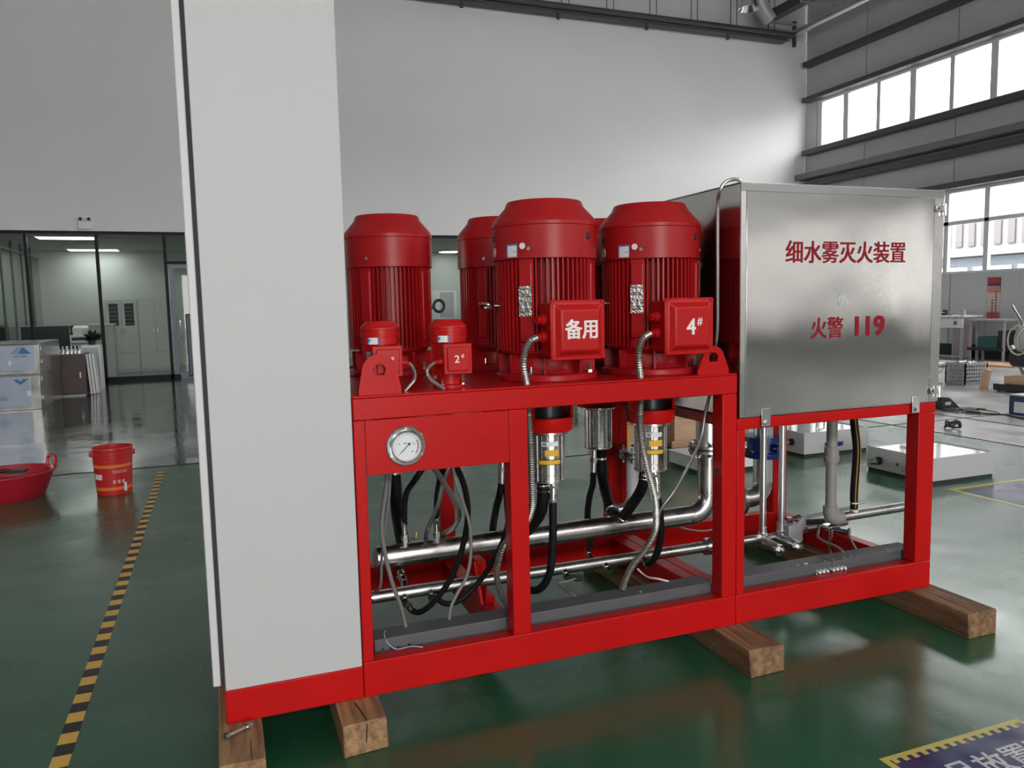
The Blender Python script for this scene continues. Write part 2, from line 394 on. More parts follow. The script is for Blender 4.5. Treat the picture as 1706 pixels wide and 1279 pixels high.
# wall facing the camera: glazed offices below, white plaster above, grey sheet over the pipe
struct('wall_back', B().box((X0, Y1, 3.26), (X1, Y1 + .2, 8.95)), WALLW)
struct('wall_back_upper', B().box((X0, Y1 + .04, 8.95), (X1, Y1 + .2, ZC)), UPPER)
wp = struct('wall_partition', loc=(0, Y1, 0))          # black aluminium glass partition
obj('head_rail', B().box((X0, Y1 + .02, 3.2), (X1, Y1 + .12, 3.26)), ALU, wp)
obj('bottom_rail', B().box((X0, Y1 + .02, 0), (-.79, Y1 + .12, .09)), ALU, wp)
obj('bottom_rail', B().box((.35, Y1 + .02, 0), (X1, Y1 + .12, .09)), ALU, wp)
mx = [-.965, -2.31, -3.64] + [-3.64 - 1.33 * k for k in range(1, 10)] + [.38 + 1.45 * k for k in range(0, 12)]
mx = sorted(mx + [X0 + .03, X1 - .03])
for x in mx: obj('mullion', B().box((x - .03, Y1 + .02, .0), (x + .03, Y1 + .12, 3.2)), ALU, wp)
for a, c in zip(mx[:-1], mx[1:]):
    z0 = 2.62 if a > -1 and c < .5 else .09
    obj('glass_panel', B().box((a + .03, Y1 + .06, z0), (c - .03, Y1 + .072, 3.2)), OGLASS, wp, smooth=False)
obj('door_head', B().box((-.935, Y1 + .02, 2.56), (.35, Y1 + .12, 2.62)), ALU, wp)
dr = struct('door_1', loc=(-.3, Y1 + .05, 0))
BLF = mat('grey_blue_door_frame', (.13, .14, .18), .4, .3)
obj('door_frame', B().box((-.9, Y1 + .03, .02), (-.82, Y1 + .09, 2.54)), BLF, dr); obj('door_frame', B().box((.26, Y1 + .03, .02), (.34, Y1 + .09, 2.54)), BLF, dr)
obj('door_frame', B().box((-.82, Y1 + .03, 2.46), (.26, Y1 + .09, 2.54)), BLF, dr); obj('door_frame', B().box((-.82, Y1 + .03, .02), (.26, Y1 + .09, .14)), BLF, dr)
obj('glass_panel', B().box((-.82, Y1 + .055, .14), (.26, Y1 + .065, 2.46)), OGLASS, dr, smooth=False)
obj('door_handle', B().tube([(-.74, Y1 + .03, .95), (-.74, Y1 - .03, .97), (-.74, Y1 - .03, 1.3), (-.74, Y1 + .03, 1.32)], .012), SSB, dr)

# office behind the glass
struct('wall_office_back', B().box((X0, 21.6, 0), (X1, 21.8, 3.3)), OFFW)
struct('ceiling_office', B().box((X0, Y1 + .2, 3.22), (X1, 21.8, 3.3)), OFFW)
pw = struct('wall_office_side', loc=(-4.35, 19, 0))
for k in range(5):
    y0 = 16.55 + k * 1.0
    obj('glass_panel', B().box((-4.36, y0 + .03, .1), (-4.35, y0 + .97, 3.0)), OGLASS, pw, smooth=False)
    obj('mullion', B().box((-4.38, y0 - .018, 0), (-4.33, y0 + .018, 3.22)), LGIRT, pw)
obj('head_rail', B().box((-4.38, 16.55, 2.99), (-4.33, 21.6, 3.02)), LGIRT, pw)

# other walls (behind the camera), with daylight openings and bands added for the tank's reflection
wl = struct('wall_left', loc=(X0, 0, 0))
obj('wall_panel', B().box((X0 - .2, Y0, 0), (X0, Y1, ZC)), PANEL, wl, smooth=False)
wf = struct('wall_front', loc=(0, Y0, 0))
DARK_BAND = mat('added_dark_band_paint', (.06, .06, .06), .6)  # unseen dark wall band, added to darken the tank's lower reflection
struct('baseboard_right', B().box((X1 - .03, Y0 + .1, 0), (X1 - .001, 16.3, .32)), BLK)
for x0, x1 in ((X0, -1.7), (2.7, X1)):
    obj('added_dark_band', B().box((x0, Y0 - .2, 0), (x1, Y0, 1.2)), DARK_BAND, wf, smooth=False)
obj('wall_panel', B().box((X0, Y0 - .2, 1.2), (-1.7, Y0, 5.9)), WALLW, wf, smooth=False); obj('wall_panel', B().box((2.7, Y0 - .2, 1.2), (3.4, Y0, 5.9)), WALLW, wf, smooth=False)
obj('wall_panel', B().box((3.4, Y0 - .2, 3.3), (X1, Y0, 5.9)), PANEL, wf, smooth=False)
w3 = struct('added_window', loc=(10, Y0, 1.2))             # unseen tinted windows, added as the bright band in the tank's reflection
for k in range(10):
    x0 = 3.4 + k * 1.33; obj('pane', B().box((x0 + .04, Y0 - .11, 1.2), (x0 + 1.29, Y0 - .10, 3.3)), ADDED_GLASS, w3, smooth=False); obj('mullion', B().box((x0 - .04, Y0 - .15, 1.2), (x0 + .04, Y0 - .05, 3.3)), WFR, w3, smooth=False)
obj('wall_panel', B().box((-1.7, Y0 - .2, 3.6), (2.7, Y0, 5.9)), WALLW, wf, smooth=False); obj('wall_panel', B().box((X0, Y0 - .2, 7.2), (X1, Y0, ZC)), PANEL, wf, smooth=False)

# outside: paved yard and the building across it
struct('ground_outside', B().box((-60, -60, -.4), (90, 70, -.25)), CONC)
nb = thing('neighbour_building', 'pale building across the yard seen through the windows', 'building', (31, 20, -.25))
obj('wall', B().box((30.6, -10, -.25), (38, 60, 9)), FACA, nb, smooth=False)
obj('base_band', B().box((30.45, -10, -.25), (30.6, 60, 3.1)), FACC, nb, smooth=False)
obj('ledge', B().box((30.0, -10, 3.15), (30.6, 60, 3.45)), FACA, nb, smooth=False)
for k in range(44):
    obj('facade_strip', B().box((30.52, 5 + k * .6, 3.6), (30.6, 5.3 + k * .6, 4.75)), FACB, nb, smooth=False)
for k in range(10):
    f = obj('window', B().box((30.38, 10 + k * 2.0, 1.2), (30.45, 11.7 + k * 2.0, 2.7)), WFR, nb, smooth=False)
    obj('pane', B().box((30.36, 10.06 + k * 2.0, 1.26), (30.38, 10.82 + k * 2.0, 2.64)), mat('pale_blue_glass', (.6, .66, .7), .1), f, smooth=False)  # opaque pale blue-grey panes

# floor joints: thin dark sealing strips let into the epoxy
JT = mat('dark_joint_filler', (.03, .035, .033), .6)
struct('trim_7', B().box((X0 + .2, 5.43, .0), (3.0, 5.455, .004)), JT)
struct('trim_8', B().box((8.34, -4, .0), (8.375, 12, .004)), JT)
struct('trim_9', B().box((7.22, -4, .0), (7.24, 12, .004)), JT)
struct('trim_10', B().box((3.0, 4.1, .0), (16, 4.12, .004)), JT)

# ------------------------------------------------------------------ overhead: fire pipe, roof steel, lamp, duct
t = thing('sprinkler_pipe', 'long dark pipe hung high along the white back wall', 'pipe', (4, 16.05, 8.8))
obj('pipe', B().cyl((X0 + .2, 16.05, 8.98), (15.9, 16.05, 8.98), .085), GIRT, t)
obj('support_angle', B().box((X0 + .2, 16.0, 8.8), (15.7, 16.3, 8.86)), GIRT, t)
for k in range(9):
    x = 4.9 + k * 1.28
    for d in (-.1, .1): obj('hanger_rod', B().cyl((x + d, 16.05, 8.9), (x + d, 16.05, ZC), .012, n=6), GIRT, t)
    if k % 2: obj('sprinkler_head', B().cyl((x - .2, 16.05, 8.98), (x - .2, 16.05, 8.66), .03, .05, n=8), GIRT, t)
t = thing('galvanised_pipe', 'pale galvanised pipe under the roof along the window wall', 'pipe', (16.0, 2, 9.0))
obj('pipe', B().cyl((16.0, Y0 + .2, 9.06), (16.0, 16.2, 9.06), .1), SSG, t)
obj('end_bracket', B().box((15.96, 16.08, 8.7), (16.04, 16.16, 9.4)), GIRT, t)
struct('trim_11', B().box((14.9, Y0 + .1, 9.25), (15.15, 16.0, 9.5)), GIRT)
struct('trim_12', B().box((14.0, Y0 + .1, 9.9), (14.4, 15.0, 10.3)), GIRT)
for k, (y, z) in enumerate(((15.9, 9.22), (14.4, 9.22))):
    tag(obj('cross_bar', B().rbox((15.3, y, z), (1.15, .05, .06)), SSG), ['short pale bar bridging the roof beams nearest the back wall', 'short pale bar bridging the roof beams further from the back wall'][k], 'bar')
lt = thing('high_bay_lamp', 'round silver reflector lamp hanging unlit below the roof', 'lamp', (13.0, 14.3, 8.7))
obj('reflector', B().lathe([(.1, .42), (.13, .4), (.24, .06), (.27, 0), (.262, 0), (.23, .06), (.12, .36), (0, .37)], 28, (13.0, 14.3, 8.78)), SSB, lt)
obj('housing', B().lathe([(0, 0), (.1, 0), (.12, .05), (.12, .4), (.06, .46), (0, .46)], 20, (13.0, 14.3, 9.2)), DKM, lt)
obj('bulb', B().ball((13.0, 14.3, 8.98), .07, 12, (1, 1, 1.8)), WHT, lt)
obj('suspension_rod', B().cyl((13.0, 14.3, 9.6), (13.0, 14.3, ZC), .015, n=6), GIRT, lt)
dt = thing('ventilation_duct', 'curved grey sheet metal duct coming down beside the lamp', 'duct', (14.6, 15.4, 9.2))
obj('duct', B().tube([(14.4, 15.75, 11.4), (14.4, 15.75, 10.3), (14.45, 15.75, 9.8), (14.6, 15.75, 9.45), (14.85, 15.75, 9.2)], .2, 20, .06), LGM, dt)
obj('duct_collar', B().cyl((14.4, 15.75, 10.3), (14.4, 15.75, 10.36), .22, n=20), LGM, dt)

es = thing('emergency_light', 'small white twin-head emergency light above the office glass', 'light', (-2.48, Y1, 3.27))
obj('case', B().box((-2.62, Y1 - .06, 3.29), (-2.34, Y1, 3.44)), WHT, es, .008)
for x in (-2.56, -2.4):
    h = obj('lamp_head', B().lathe([(0, 0), (.035, 0), (.045, .05), (.045, .06), (0, .06)], 14, (x, Y1 - .05, 3.49), (0, -1, .2)), WHT, es)
    obj('lens', B().cyl((x, Y1 - .11, 3.502), (x, Y1 - .114, 3.503), .034, n=14), BLK, h)

# ------------------------------------------------------------------ pump skid frame
D = 1.05
sk = thing('pump_skid_frame', 'bright red welded steel skid frame resting on timber blocks', 'frame', (1.54, .5, .11))
def rail(a, b, name='rail', m=RED): return obj(name, B().box(a, b), m, sk, .004)
for yy in (0, D - .07):
    rail((.0, yy, .11), (.449, yy + .06, .224), 'bottom_rail'); rail((.4505, yy, .11), (1.9955, yy + .06, .236), 'bottom_rail'); rail((1.997, yy, .11), (3.081, yy + .06, .236), 'bottom_rail')
    for x0, x1, zt in ((.4505, .489, 1.08), (1.008, 1.079, 1.08), (1.925, 1.9955, 1.08), (1.997, 2.037, .93), (2.984, 3.081, .93)):
        rail((x0, yy + .0006, .236), (x1, yy + .0694, zt), 'post')
    rail((.4505, yy, 1.08), (1.9955, yy + .045, 1.155), 'top_rail'); rail((1.997, yy, .93), (3.081, yy + .07, .976), 'top_rail')
for x0, x1, z0, z1 in ((0, .06, .11, .224), (1.93, 1.9955, .11, .224), (1.997, 2.062, .11, .224), (3.02, 3.081, .11, .224), (.4505, .52, 1.08, 1.155), (1.962, 1.9955, 1.08, 1.155), (1.997, 2.06, .93, .976), (3.02, 3.081, .93, .976), (1.01, 1.075, .11, .224)):
    rail((x0, .061 if z0 < .5 else .07, z0), (x1, D - .071, z1), 'cross_member')
rail((.53, .42, 1.09), (1.92, .48, 1.154), 'deck_stiffener'); rail((.53, .58, 1.09), (1.92, .64, 1.154), 'deck_stiffener')
rail((1.02, .36, .224), (1.06, .46, .26), 'pipe_bracket'); rail((1.02, .46, .224), (1.06, .58, .375), 'pipe_bracket')
obj('pipe_bracket', B().prism([(.36, .224), (.45, .224), (.45, .38)], 1.0, 1.012, 'yz'), RED, sk)
obj('deck_plate', B().box((.4505, 0.0, 1.1555), (1.9955, D - .01, 1.163)), RED, sk, .002)
gp = obj('gauge_panel', B().box((.4905, .003, .889), (1.0075, .009, 1.0785)), RED, sk, .0015)
def lug(cx, r, h, hw):
    pts = [(cx - hw, 1.163), (cx + hw, 1.163), (cx + hw, 1.18)]
    top = 1.163 + h - r
    pts += [(cx + r * cos(a), top + r * sin(a)) for a in [R(12 + 156 * k / 14) for k in range(15)]]
    pts += [(cx - hw, 1.18)]
    n = len(pts); hr = .022; hz = top + .004
    # plate with a real hole: outer loop bridged to the hole loop
    b = B(); cz = hz
    ang = [math.atan2(z - cz, x - cx) for x, z in pts]
    hole = [(cx + hr * cos(a), cz + hr * sin(a)) for a in ang]
    vs = [(x, .02, z) for x, z in pts] + [(x, .032, z) for x, z in pts] + [(x, .02, z) for x, z in hole] + [(x, .032, z) for x, z in hole]
    fs = []
    for i in range(n):
        j = (i + 1) % n
        fs += [(i, j, 2 * n + j, 2 * n + i), (n + j, n + i, 3 * n + i, 3 * n + j), (j, i, n + i, n + j), (2 * n + i, 2 * n + j, 3 * n + j, 3 * n + i)]
    b.add(vs, fs); return b
obj('lifting_lug', lug(.55, .06, .137, .073), RED, sk); obj('lifting_lug', lug(1.895, .052, .113, .073), RED, sk)
obj('plug', B().cyl((1.9245, .035, .762), (1.921, .035, .762), .012, n=14), BLK, sk)  # black disc standing for the bolt hole in the post

# control cabinet at the left end
cb = thing('control_cabinet', 'tall light grey control cabinet standing on the left end of the skid', 'cabinet', (.22, .5, .2245))
obj('body', B().box((.003, .0, .2245), (.447, .95, 2.75)), RAL, cb, .003)
dd = obj('door', B().box((-.034, -.001, .245), (-.010, .95, 2.73)), DOORW, cb, .004)
obj('door_gasket', B().box((-.010, .012, .26), (.003, .94, 2.72)), GASK, cb)
for z in (.6, 1.5, 2.4): obj('hinge', B().cyl((-.012, .945, z), (-.012, .945, z + .08), .009, n=10), DKM, dd)
hd = obj('handle', B().box((-.05, .09, 1.25), (-.034, .12, 1.45)), DKM, dd, .004)
bl = thing('loose_bolt', 'loose zinc bolt lying on the front left timber block', 'bolt', (.05, -.14, .11))
obj('bolt_shank', B().cyl((.0, -.09, .119), (.076, -.045, .119), .0065, n=12), SSB, bl)
obj('bolt_head', B().cyl((-.006, -.094, .1203), (.004, -.088, .1203), .0115, n=6), SSB, bl)
obj('nut', B().cyl((.06, -.055, .1203), (.068, -.05, .1203), .0115, n=6), SSB, bl)

# water tank at the right end
tk = thing('water_tank', 'square brushed stainless water tank with red lettering on the skid', 'tank', (2.54, .5, .977))
obj('tank_shell', B().box((2.004, -.002, .977), (3.088, 1.04, 1.917)), TANK, tk, .004)
obj('front_panel', B().box((2.03, -.006, .985), (3.03, -.002, 1.885)), TANK, tk, .0015)
obj('top_flange', B().box((2.004, -.0045, 1.886), (3.088, -.002, 1.917)), SSB, tk); obj('side_flange', B().box((3.032, -.005, .985), (3.086, -.002, 1.884)), SST, tk)
obj('side_flange', B().box((2.004, -.0045, .985), (2.028, -.002, 1.884)), SST, tk)
obj('top_lid', B().box((2.0, -.004, 1.9172), (3.092, 1.044, 1.92)), SST, tk)
for z in (1.84, 1.03):
    h = obj('hinge', B().box((3.03, -.017, z - .014), (3.075, -.005, z + .014)), SSB, tk, .002)
    obj('hinge_pin', B().cyl((3.083, -.014, z - .03), (3.083, -.014, z + .02), .009, n=10), SSB, h); obj('hinge_bolt', B().cyl((3.045, -.024, z), (3.045, -.017, z), .006, n=6), SSB, h)
for x in (2.131, 2.95):
    h = obj('clamp_bracket', B().box((x - .022, -.0105, .937), (x + .022, -.0065, 1.012)), SSB, tk, .001)
    obj('bolt', B().cyl((x, -.0105, .953), (x, -.018, .953), .009, n=6), SSB, h)
    obj('washer', B().cyl((x, -.0105, .953), (x, -.0118, .953), .013, n=16), SSB, h)
obj('lettering', text_b('细水雾灭火装置', .097, (2.545, -.0068, 1.640), xs=.955, bold=.0017), REDL, tk)
obj('lettering', text_b('火警', .094, (2.442, -.0068, 1.326), xs=.93, bold=.0017), REDL, tk)
for ch, x in (('1', 2.603), ('1', 2.663), ('9', 2.727)): obj('lettering', text_b(ch, .115, (x, -.0068, 1.330), xs=1.1, bold=.004), REDL, tk)
random.seed(3)
st = [(2.525 + (.028 + random.uniform(-.004, .004)) * cos(2 * pi * k / 26), 1.447 + (.037 + random.uniform(-.005, .005)) * sin(2 * pi * k / 26)) for k in range(26)]
sx = obj('sticker_residue', B().prism(st, -.0068, -.0061), mat('smeared_white_paste', (.47, .47, .46), .7, noise=.3, scale=40, stretch=(6, 6, 1)), tk, ang=20)

# timber blocks
def timber(name, x0, x1, y0, y1, label, cracks, skew=0, m=None):
    b = B(); st_ = len(b.v)
    b.box((x0, y0, .0), (x1, y1, .109))
    for i in range(st_, len(b.v)):
        v = b.v[i]; v.x += random.uniform(-.004, .004) + (v.y - y0) * skew; v.y += random.uniform(-.006, .006) if v.y < .5 else 0
    o = obj(name, b, m or WOOD, bevel=.005); tag(o, label, 'timber', 'timber blocks under the skid')
    for pts, r in cracks:
        obj('crack', B().tube(pts, r, 5, .02), CRACK, o)
timber('timber_block', -.028, .107, -.24, 1.25, 'leftmost rough timber block under the grey control cabinet', [([(.068, -.236, .1075), (.068, -.17, .1085), (.07, -.12, .1085)], .0016), ([(.06, -.2425, .07), (.1, -.2425, .068)], .002)])
timber('timber_block', .352, .497, -.155, 1.2, 'split timber block under the joint of cabinet and pump bay', [([(.43, -.15, .108), (.422, -.08, .1085), (.412, -.02, .1085)], .003), ([(.43, -.158, .1), (.425, -.158, .04)], .0018)])
timber('timber_block', 1.895, 2.055, -.225, 1.25, 'timber block under the middle joint of pump bay and tank bay', [([(1.93, -.2, .1085), (1.95, -.05, .1085)], .0015)], m=WOOD2)
timber('timber_block', 2.96, 3.115, -.305, 1.25, 'rightmost timber block jutting out under the tank bay end', [([(3.0, -.3, .1085), (3.02, -.1, .1085)], .0015)], m=WOOD2)

# ------------------------------------------------------------------ electric motors
def gear(r0, r1, z0, z1, nf, pads, pad_hw, duty=.36):
    """one casting: round core with vertical cooling fins and flat pads (degrees from -y towards +x)"""
    pts = []
    def inpad(a): return any(abs((a - p + 180) % 360 - 180) < pad_hw for p in pads)
    for k in range(nf):
        a = 360 * k / nf; w = 360 / nf
        if inpad(a + w * .5): pts += [(r1 * .985, a + w * .02), (r1 * .985, a + w * .5), (r1 * .985, a + w * .98)]
        else: pts += [(r0, a + w * .02), (r0, a + w * (.5 - duty / 2)), (r1, a + w * (.5 - duty / 2 + .04)), (r1, a + w * (.5 + duty / 2 - .04)), (r0, a + w * (.5 + duty / 2)), (r0, a + w * .98)]
    poly = [(r * sin(R(a)), -r * cos(R(a))) for r, a in pts]
    return B().prism(poly, z0, z1, 'xy')
def big_motor(txt, rot_eye, front):
    t = thing('electric_motor', 'red motor or pump of the skid', 'motor')
    obj('flange', B().lathe([(0, 0), (.2, 0), (.203, .004), (.203, .022), (.198, .027), (.155, .03), (0, .03)], 48), MOT, t)
    obj('skirt', B().lathe([(.162, .027), (.15, .05), (.148, .085), (.168, .102), (.178, .108), (.178, .122), (.16, .126), (0, .126)], 40), MOT, t)
    for a in (20, 65, 110, 155, 200, 245, 290, 335):
        b = B().rbox((0, -.168, .065), (.012, .05, .075)); b.xform(Matrix.Rotation(R(a), 4, 'Z')); obj('web', b, MOT, t, .002)
    for a in (42, 138, 222, 318):
        b = B().cyl((0, -.186, .027), (0, -.186, .036), .013, n=6).cyl((0, -.186, .036), (0, -.186, .058), .007, n=10); b.xform(Matrix.Rotation(R(a), 4, 'Z'))
        obj('bolt', b, SSB, t)
    obj('finned_body', gear(.166, .197, .118, .474, 60, (45, 135, 225, 315), 9.5), MOT, t, ang=25)
    for a in (45, 135, 225, 315):
        b = B().rbox((0, -.19, .30), (.054, .024, .3)); b.xform(Matrix.Rotation(R(a), 4, 'Z')); obj('mounting_pad', b, MOT, t, .006)
    cw = obj('fan_cowl', B().lathe([(.17, .468), (.2, .464), (.2055, .466), (.2055, .588), (.2085, .591), (.2085, .603), (.2045, .607), (.203, .614), (.197, .623), (.156, .668), (.149, .686), (.146, .69), (.139, .69), (.133, .676), (0, .672)], 56), MOT, t)
    for r in (.04, .075, .11): obj('grille_ring', B().torus((0, 0, .678), r, .003, n=24, m=6), MOT, cw)
    for k, a in enumerate((50, 140, 230, 320)):
        b = B().cyl((0, -.2055, .5), (0, -.21, .5), .0075, n=10); b.xform(Matrix.Rotation(R(a), 4, 'Z')); obj('screw', b, SSB, cw)
    for a in ((30, 264) if front else ()):
        b = B().lathe([(0, .004), (.011, .003), (.0135, 0), (.0135, -.003)], 14, (0, -.2055, .548), (0, -1, 0)); b.xform(Matrix.Rotation(R(a), 4, 'Z')); obj('plug', b, BLK, cw)
    if rot_eye == 'h':
        obj('eyebolt', B().torus((-.248, 0, .292), .026, .0065, (.25, .2, 1)).cyl((-.196, 0, .292), (-.224, 0, .292), .008, n=10), SSB, t)
    else:
        obj('eyebolt', B().torus((-.24, 0, .297), .026, .007, (0, 1, 0)).cyl((-.19, 0, .292), (-.216, 0, .292), .008, n=10), DKM, t)
    # terminal box on the -y side
    tb = obj('terminal_box', B().box((-.098, -.282, .098), (.102, -.165, .296)), MOTR, t, .008)
    lid = B()
    s0, s1 = .110, .086; z = .197; x = .002
    lid.add([(x - s0, -.283, z - s0), (x + s0, -.283, z - s0), (x + s0, -.283, z + s0), (x - s0, -.283, z + s0), (x - s0, -.293, z - s0), (x + s0, -.293, z - s0), (x + s0, -.293, z + s0), (x - s0, -.293, z + s0),
             (x - s1 - .008, -.293, z - s1 - .008), (x + s1 + .008, -.293, z - s1 - .008), (x + s1 + .008, -.293, z + s1 + .008), (x - s1 - .008, -.293, z + s1 + .008), (x - s1 + .012, -.314, z - s1 + .012), (x + s1 - .012, -.314, z - s1 + .012), (x + s1 - .012, -.314, z + s1 - .012), (x - s1 + .012, -.314, z + s1 - .012)],
            [(3, 2, 1, 0), (0, 1, 5, 4), (1, 2, 6, 5), (2, 3, 7, 6), (3, 0, 4, 7), (4, 5, 9, 8), (5, 6, 10, 9), (6, 7, 11, 10), (7, 4, 8, 11), (8, 9, 13, 12), (9, 10, 14, 13), (10, 11, 15, 14), (11, 8, 12, 15), (12, 13, 14, 15)])
    obj('box_lid', lid, MOTR, tb, .005)
    for dx in (-1, 1):
        for dz in (-1, 1): obj('lid_screw', B().cyl((x + dx * .1, -.293, z + dz * .1), (x + dx * .1, -.297, z + dz * .1), .007, n=8), MOTR, tb)
    for zz in (.235, .172):
        obj('cable_gland', B().cyl((-.095, -.232, zz), (-.122, -.232, zz), .021, n=14).cyl((-.122, -.232, zz), (-.138, -.235, zz), .015, n=8), MOTR, tb)
    for tx in (txt if isinstance(txt, tuple) else (txt,) if txt else ()): obj('lettering', tx, WHL, tb)
    if front:
        b = B().rbox((0, -.2035, .306), (.052, .003, .112)); b.xform(Matrix.Rotation(R(-45), 4, 'Z')); np_ = obj('nameplate', b, mat('crumpled_foil_plate', (.75, .75, .74), .22, 1, bump=.6, bscale=70), t)
        obj('label', B().arc(.2062, -67, -53, .472, .52), PAPER, t)
        obj('label_border', B().arc(.2066, -67, -65.6, .472, .52), LBLU, t); obj('label_border', B().arc(.2066, -53.6, -53, .472, .52), LBLU, t)
        obj('label_border', B().arc(.2066, -65.6, -53.6, .514, .52), LBLU, t); obj('label_print', B().arc(.2066, -57.5, -55, .49, .493), LBLU, t)
        obj('round_sticker', B().lathe([(0, .001), (.012, .001), (.012, -.002)], 16, (-.2058 * sin(R(47)), -.2058 * cos(R(47)), .511), (-sin(R(47)), -cos(R(47)), 0)), PAPER, t)
        obj('round_sticker', B().lathe([(0, .001), (.019, .001), (.019, -.003)], 16, (-.2058 * sin(R(95)), -.2058 * cos(R(95)), .497), (-sin(R(95)), -cos(R(95)), 0)), mat('pale_peach_sticker', (.7, .45, .4), .6), t)
    return t
DZ = 1.1632
m1 = big_motor(text_b('备用', .074, (.008, -.3146, .195), xs=.92, bold=.0022), 'h', True)
m1.location = (1.272, .265, DZ); m1['label'] = 'large red motor with white two-character lettering on its terminal box'
lab4 = text_b('4', .086, (-.004, -.3146, .192), xs=.95, bold=.002); l4b = text_b('#', .042, (.034, -.3146, .215), xs=.9, bold=.0008)
m2 = big_motor((lab4, l4b), 'h', True)
m2.location = (1.748, .265, DZ); m2['label'] = 'large red motor marked 4# beside the stainless tank'
m3 = big_motor(None, 'v', False)
for i, (x, lb) in enumerate(((.765, 'large red motor behind the two small motors, nearest the grey cabinet'), (1.283, 'large red motor half hidden behind the two-character lettered motor'), (1.797, 'large red motor almost fully hidden behind the motor marked 4#'))):
    o = m3 if i == 0 else copy_tree(m3)
    o.location = (x, .83, DZ); o.rotation_euler = (0, 0, pi); o['label'] = lb; o.scale = (.93, .93, 1)
for ch in list(o.children):
    if ch.name.startswith('eyebolt'): bpy.data.objects.remove(ch)      # the third rear motor stands too close to the tank for one
for o in (m1, m2, m3): o['group'] = 'large motors on the deck'
for o in SC.objects:
    if o.name.startswith('electric_motor'): o['group'] = 'large motors on the deck'

def small_motor(txt, side):
    t = thing('small_motor', 'red motor or pump of the skid', 'motor', group='small motors on the deck front')
    obj('flange', B().lathe([(0, 0), (.062, 0), (.062, .01), (.045, .014), (.045, .045), (.06, .05), (0, .05)], 28), MOTR, t)
    for a in (45, 135, 225, 315):
        b = B().cyl((0, -.056, .01), (0, -.056, .016), .008, n=6).cyl((0, -.056, .016), (0, -.056, .03), .004, n=8); b.xform(Matrix.Rotation(R(a), 4, 'Z')); obj('bolt', b, SSB, t)
    obj('finned_body', gear(.054, .063, .046, .168, 36, (45, 225, 135, 315), 9), MOTR, t, ang=25)
    cw = obj('fan_cowl', B().lathe([(.055, .166), (.068, .164), (.068, .19), (.0695, .191), (.0695, .2), (.068, .201), (.068, .216), (.0695, .217), (.0695, .222), (.067, .226), (.05, .243), (.046, .246), (0, .246)], 36), MOTR, t)
    for a in (48, 138, 228, 318):
        b = B().cyl((0, -.068, .18), (0, -.074, .18), .0045, n=8); b.xform(Matrix.Rotation(R(a), 4, 'Z')); obj('screw', b, SSB, cw)
    obj('label', B().arc(.0685, -50, -14, .166, .1895), PAPER, t)
    obj('label_border', B().arc(.0689, -50, -45, .166, .1895), LBLU, t); obj('label_border', B().arc(.0689, -18, -14, .166, .1895), LBLU, t)
    tb = obj('terminal_box', B().box((-.046, -.098, .055), (.054, -.055, .16)), MOTR, t, .005)
    obj('box_lid', B().box((-.048, -.105, .053), (.056, -.098, .162)), MOTR, tb, .003); obj('lid_face', B().box((-.036, -.112, .065), (.044, -.105, .15)), MOTR, tb, .004)
    s = side
    obj('cable_gland', B().cyl((.004 + s * .05, -.078, .098), (.004 + s * .066, -.078, .098), .011, n=12).cyl((.004 + s * .066, -.078, .098), (.004 + s * .078, -.078, .097), .008, n=8), MOTR, tb)
    if side > 0: obj('nameplate', B().rbox((-.047, -.047, .105), (.03, .002, .07), (0, 0, R(-45))), SST, t)
    for tx in txt: obj('lettering', tx, WHL, tb)
    return t
def num(d):
    b = text_b(d, .037, (-.002, -.1125, .106), xs=1.05, bold=.0005); c = text_b('#', .02, (.019, -.1125, .118), xs=.9); return (b, c)
a = small_motor(num('1'), 1); a.location = (.584, .165, DZ); a['label'] = 'small red motor standing behind the left lifting lug'
a = small_motor(num('2'), -1); a.location = (.828, .135, DZ); a['label'] = 'small red motor marked 2# on the deck front'

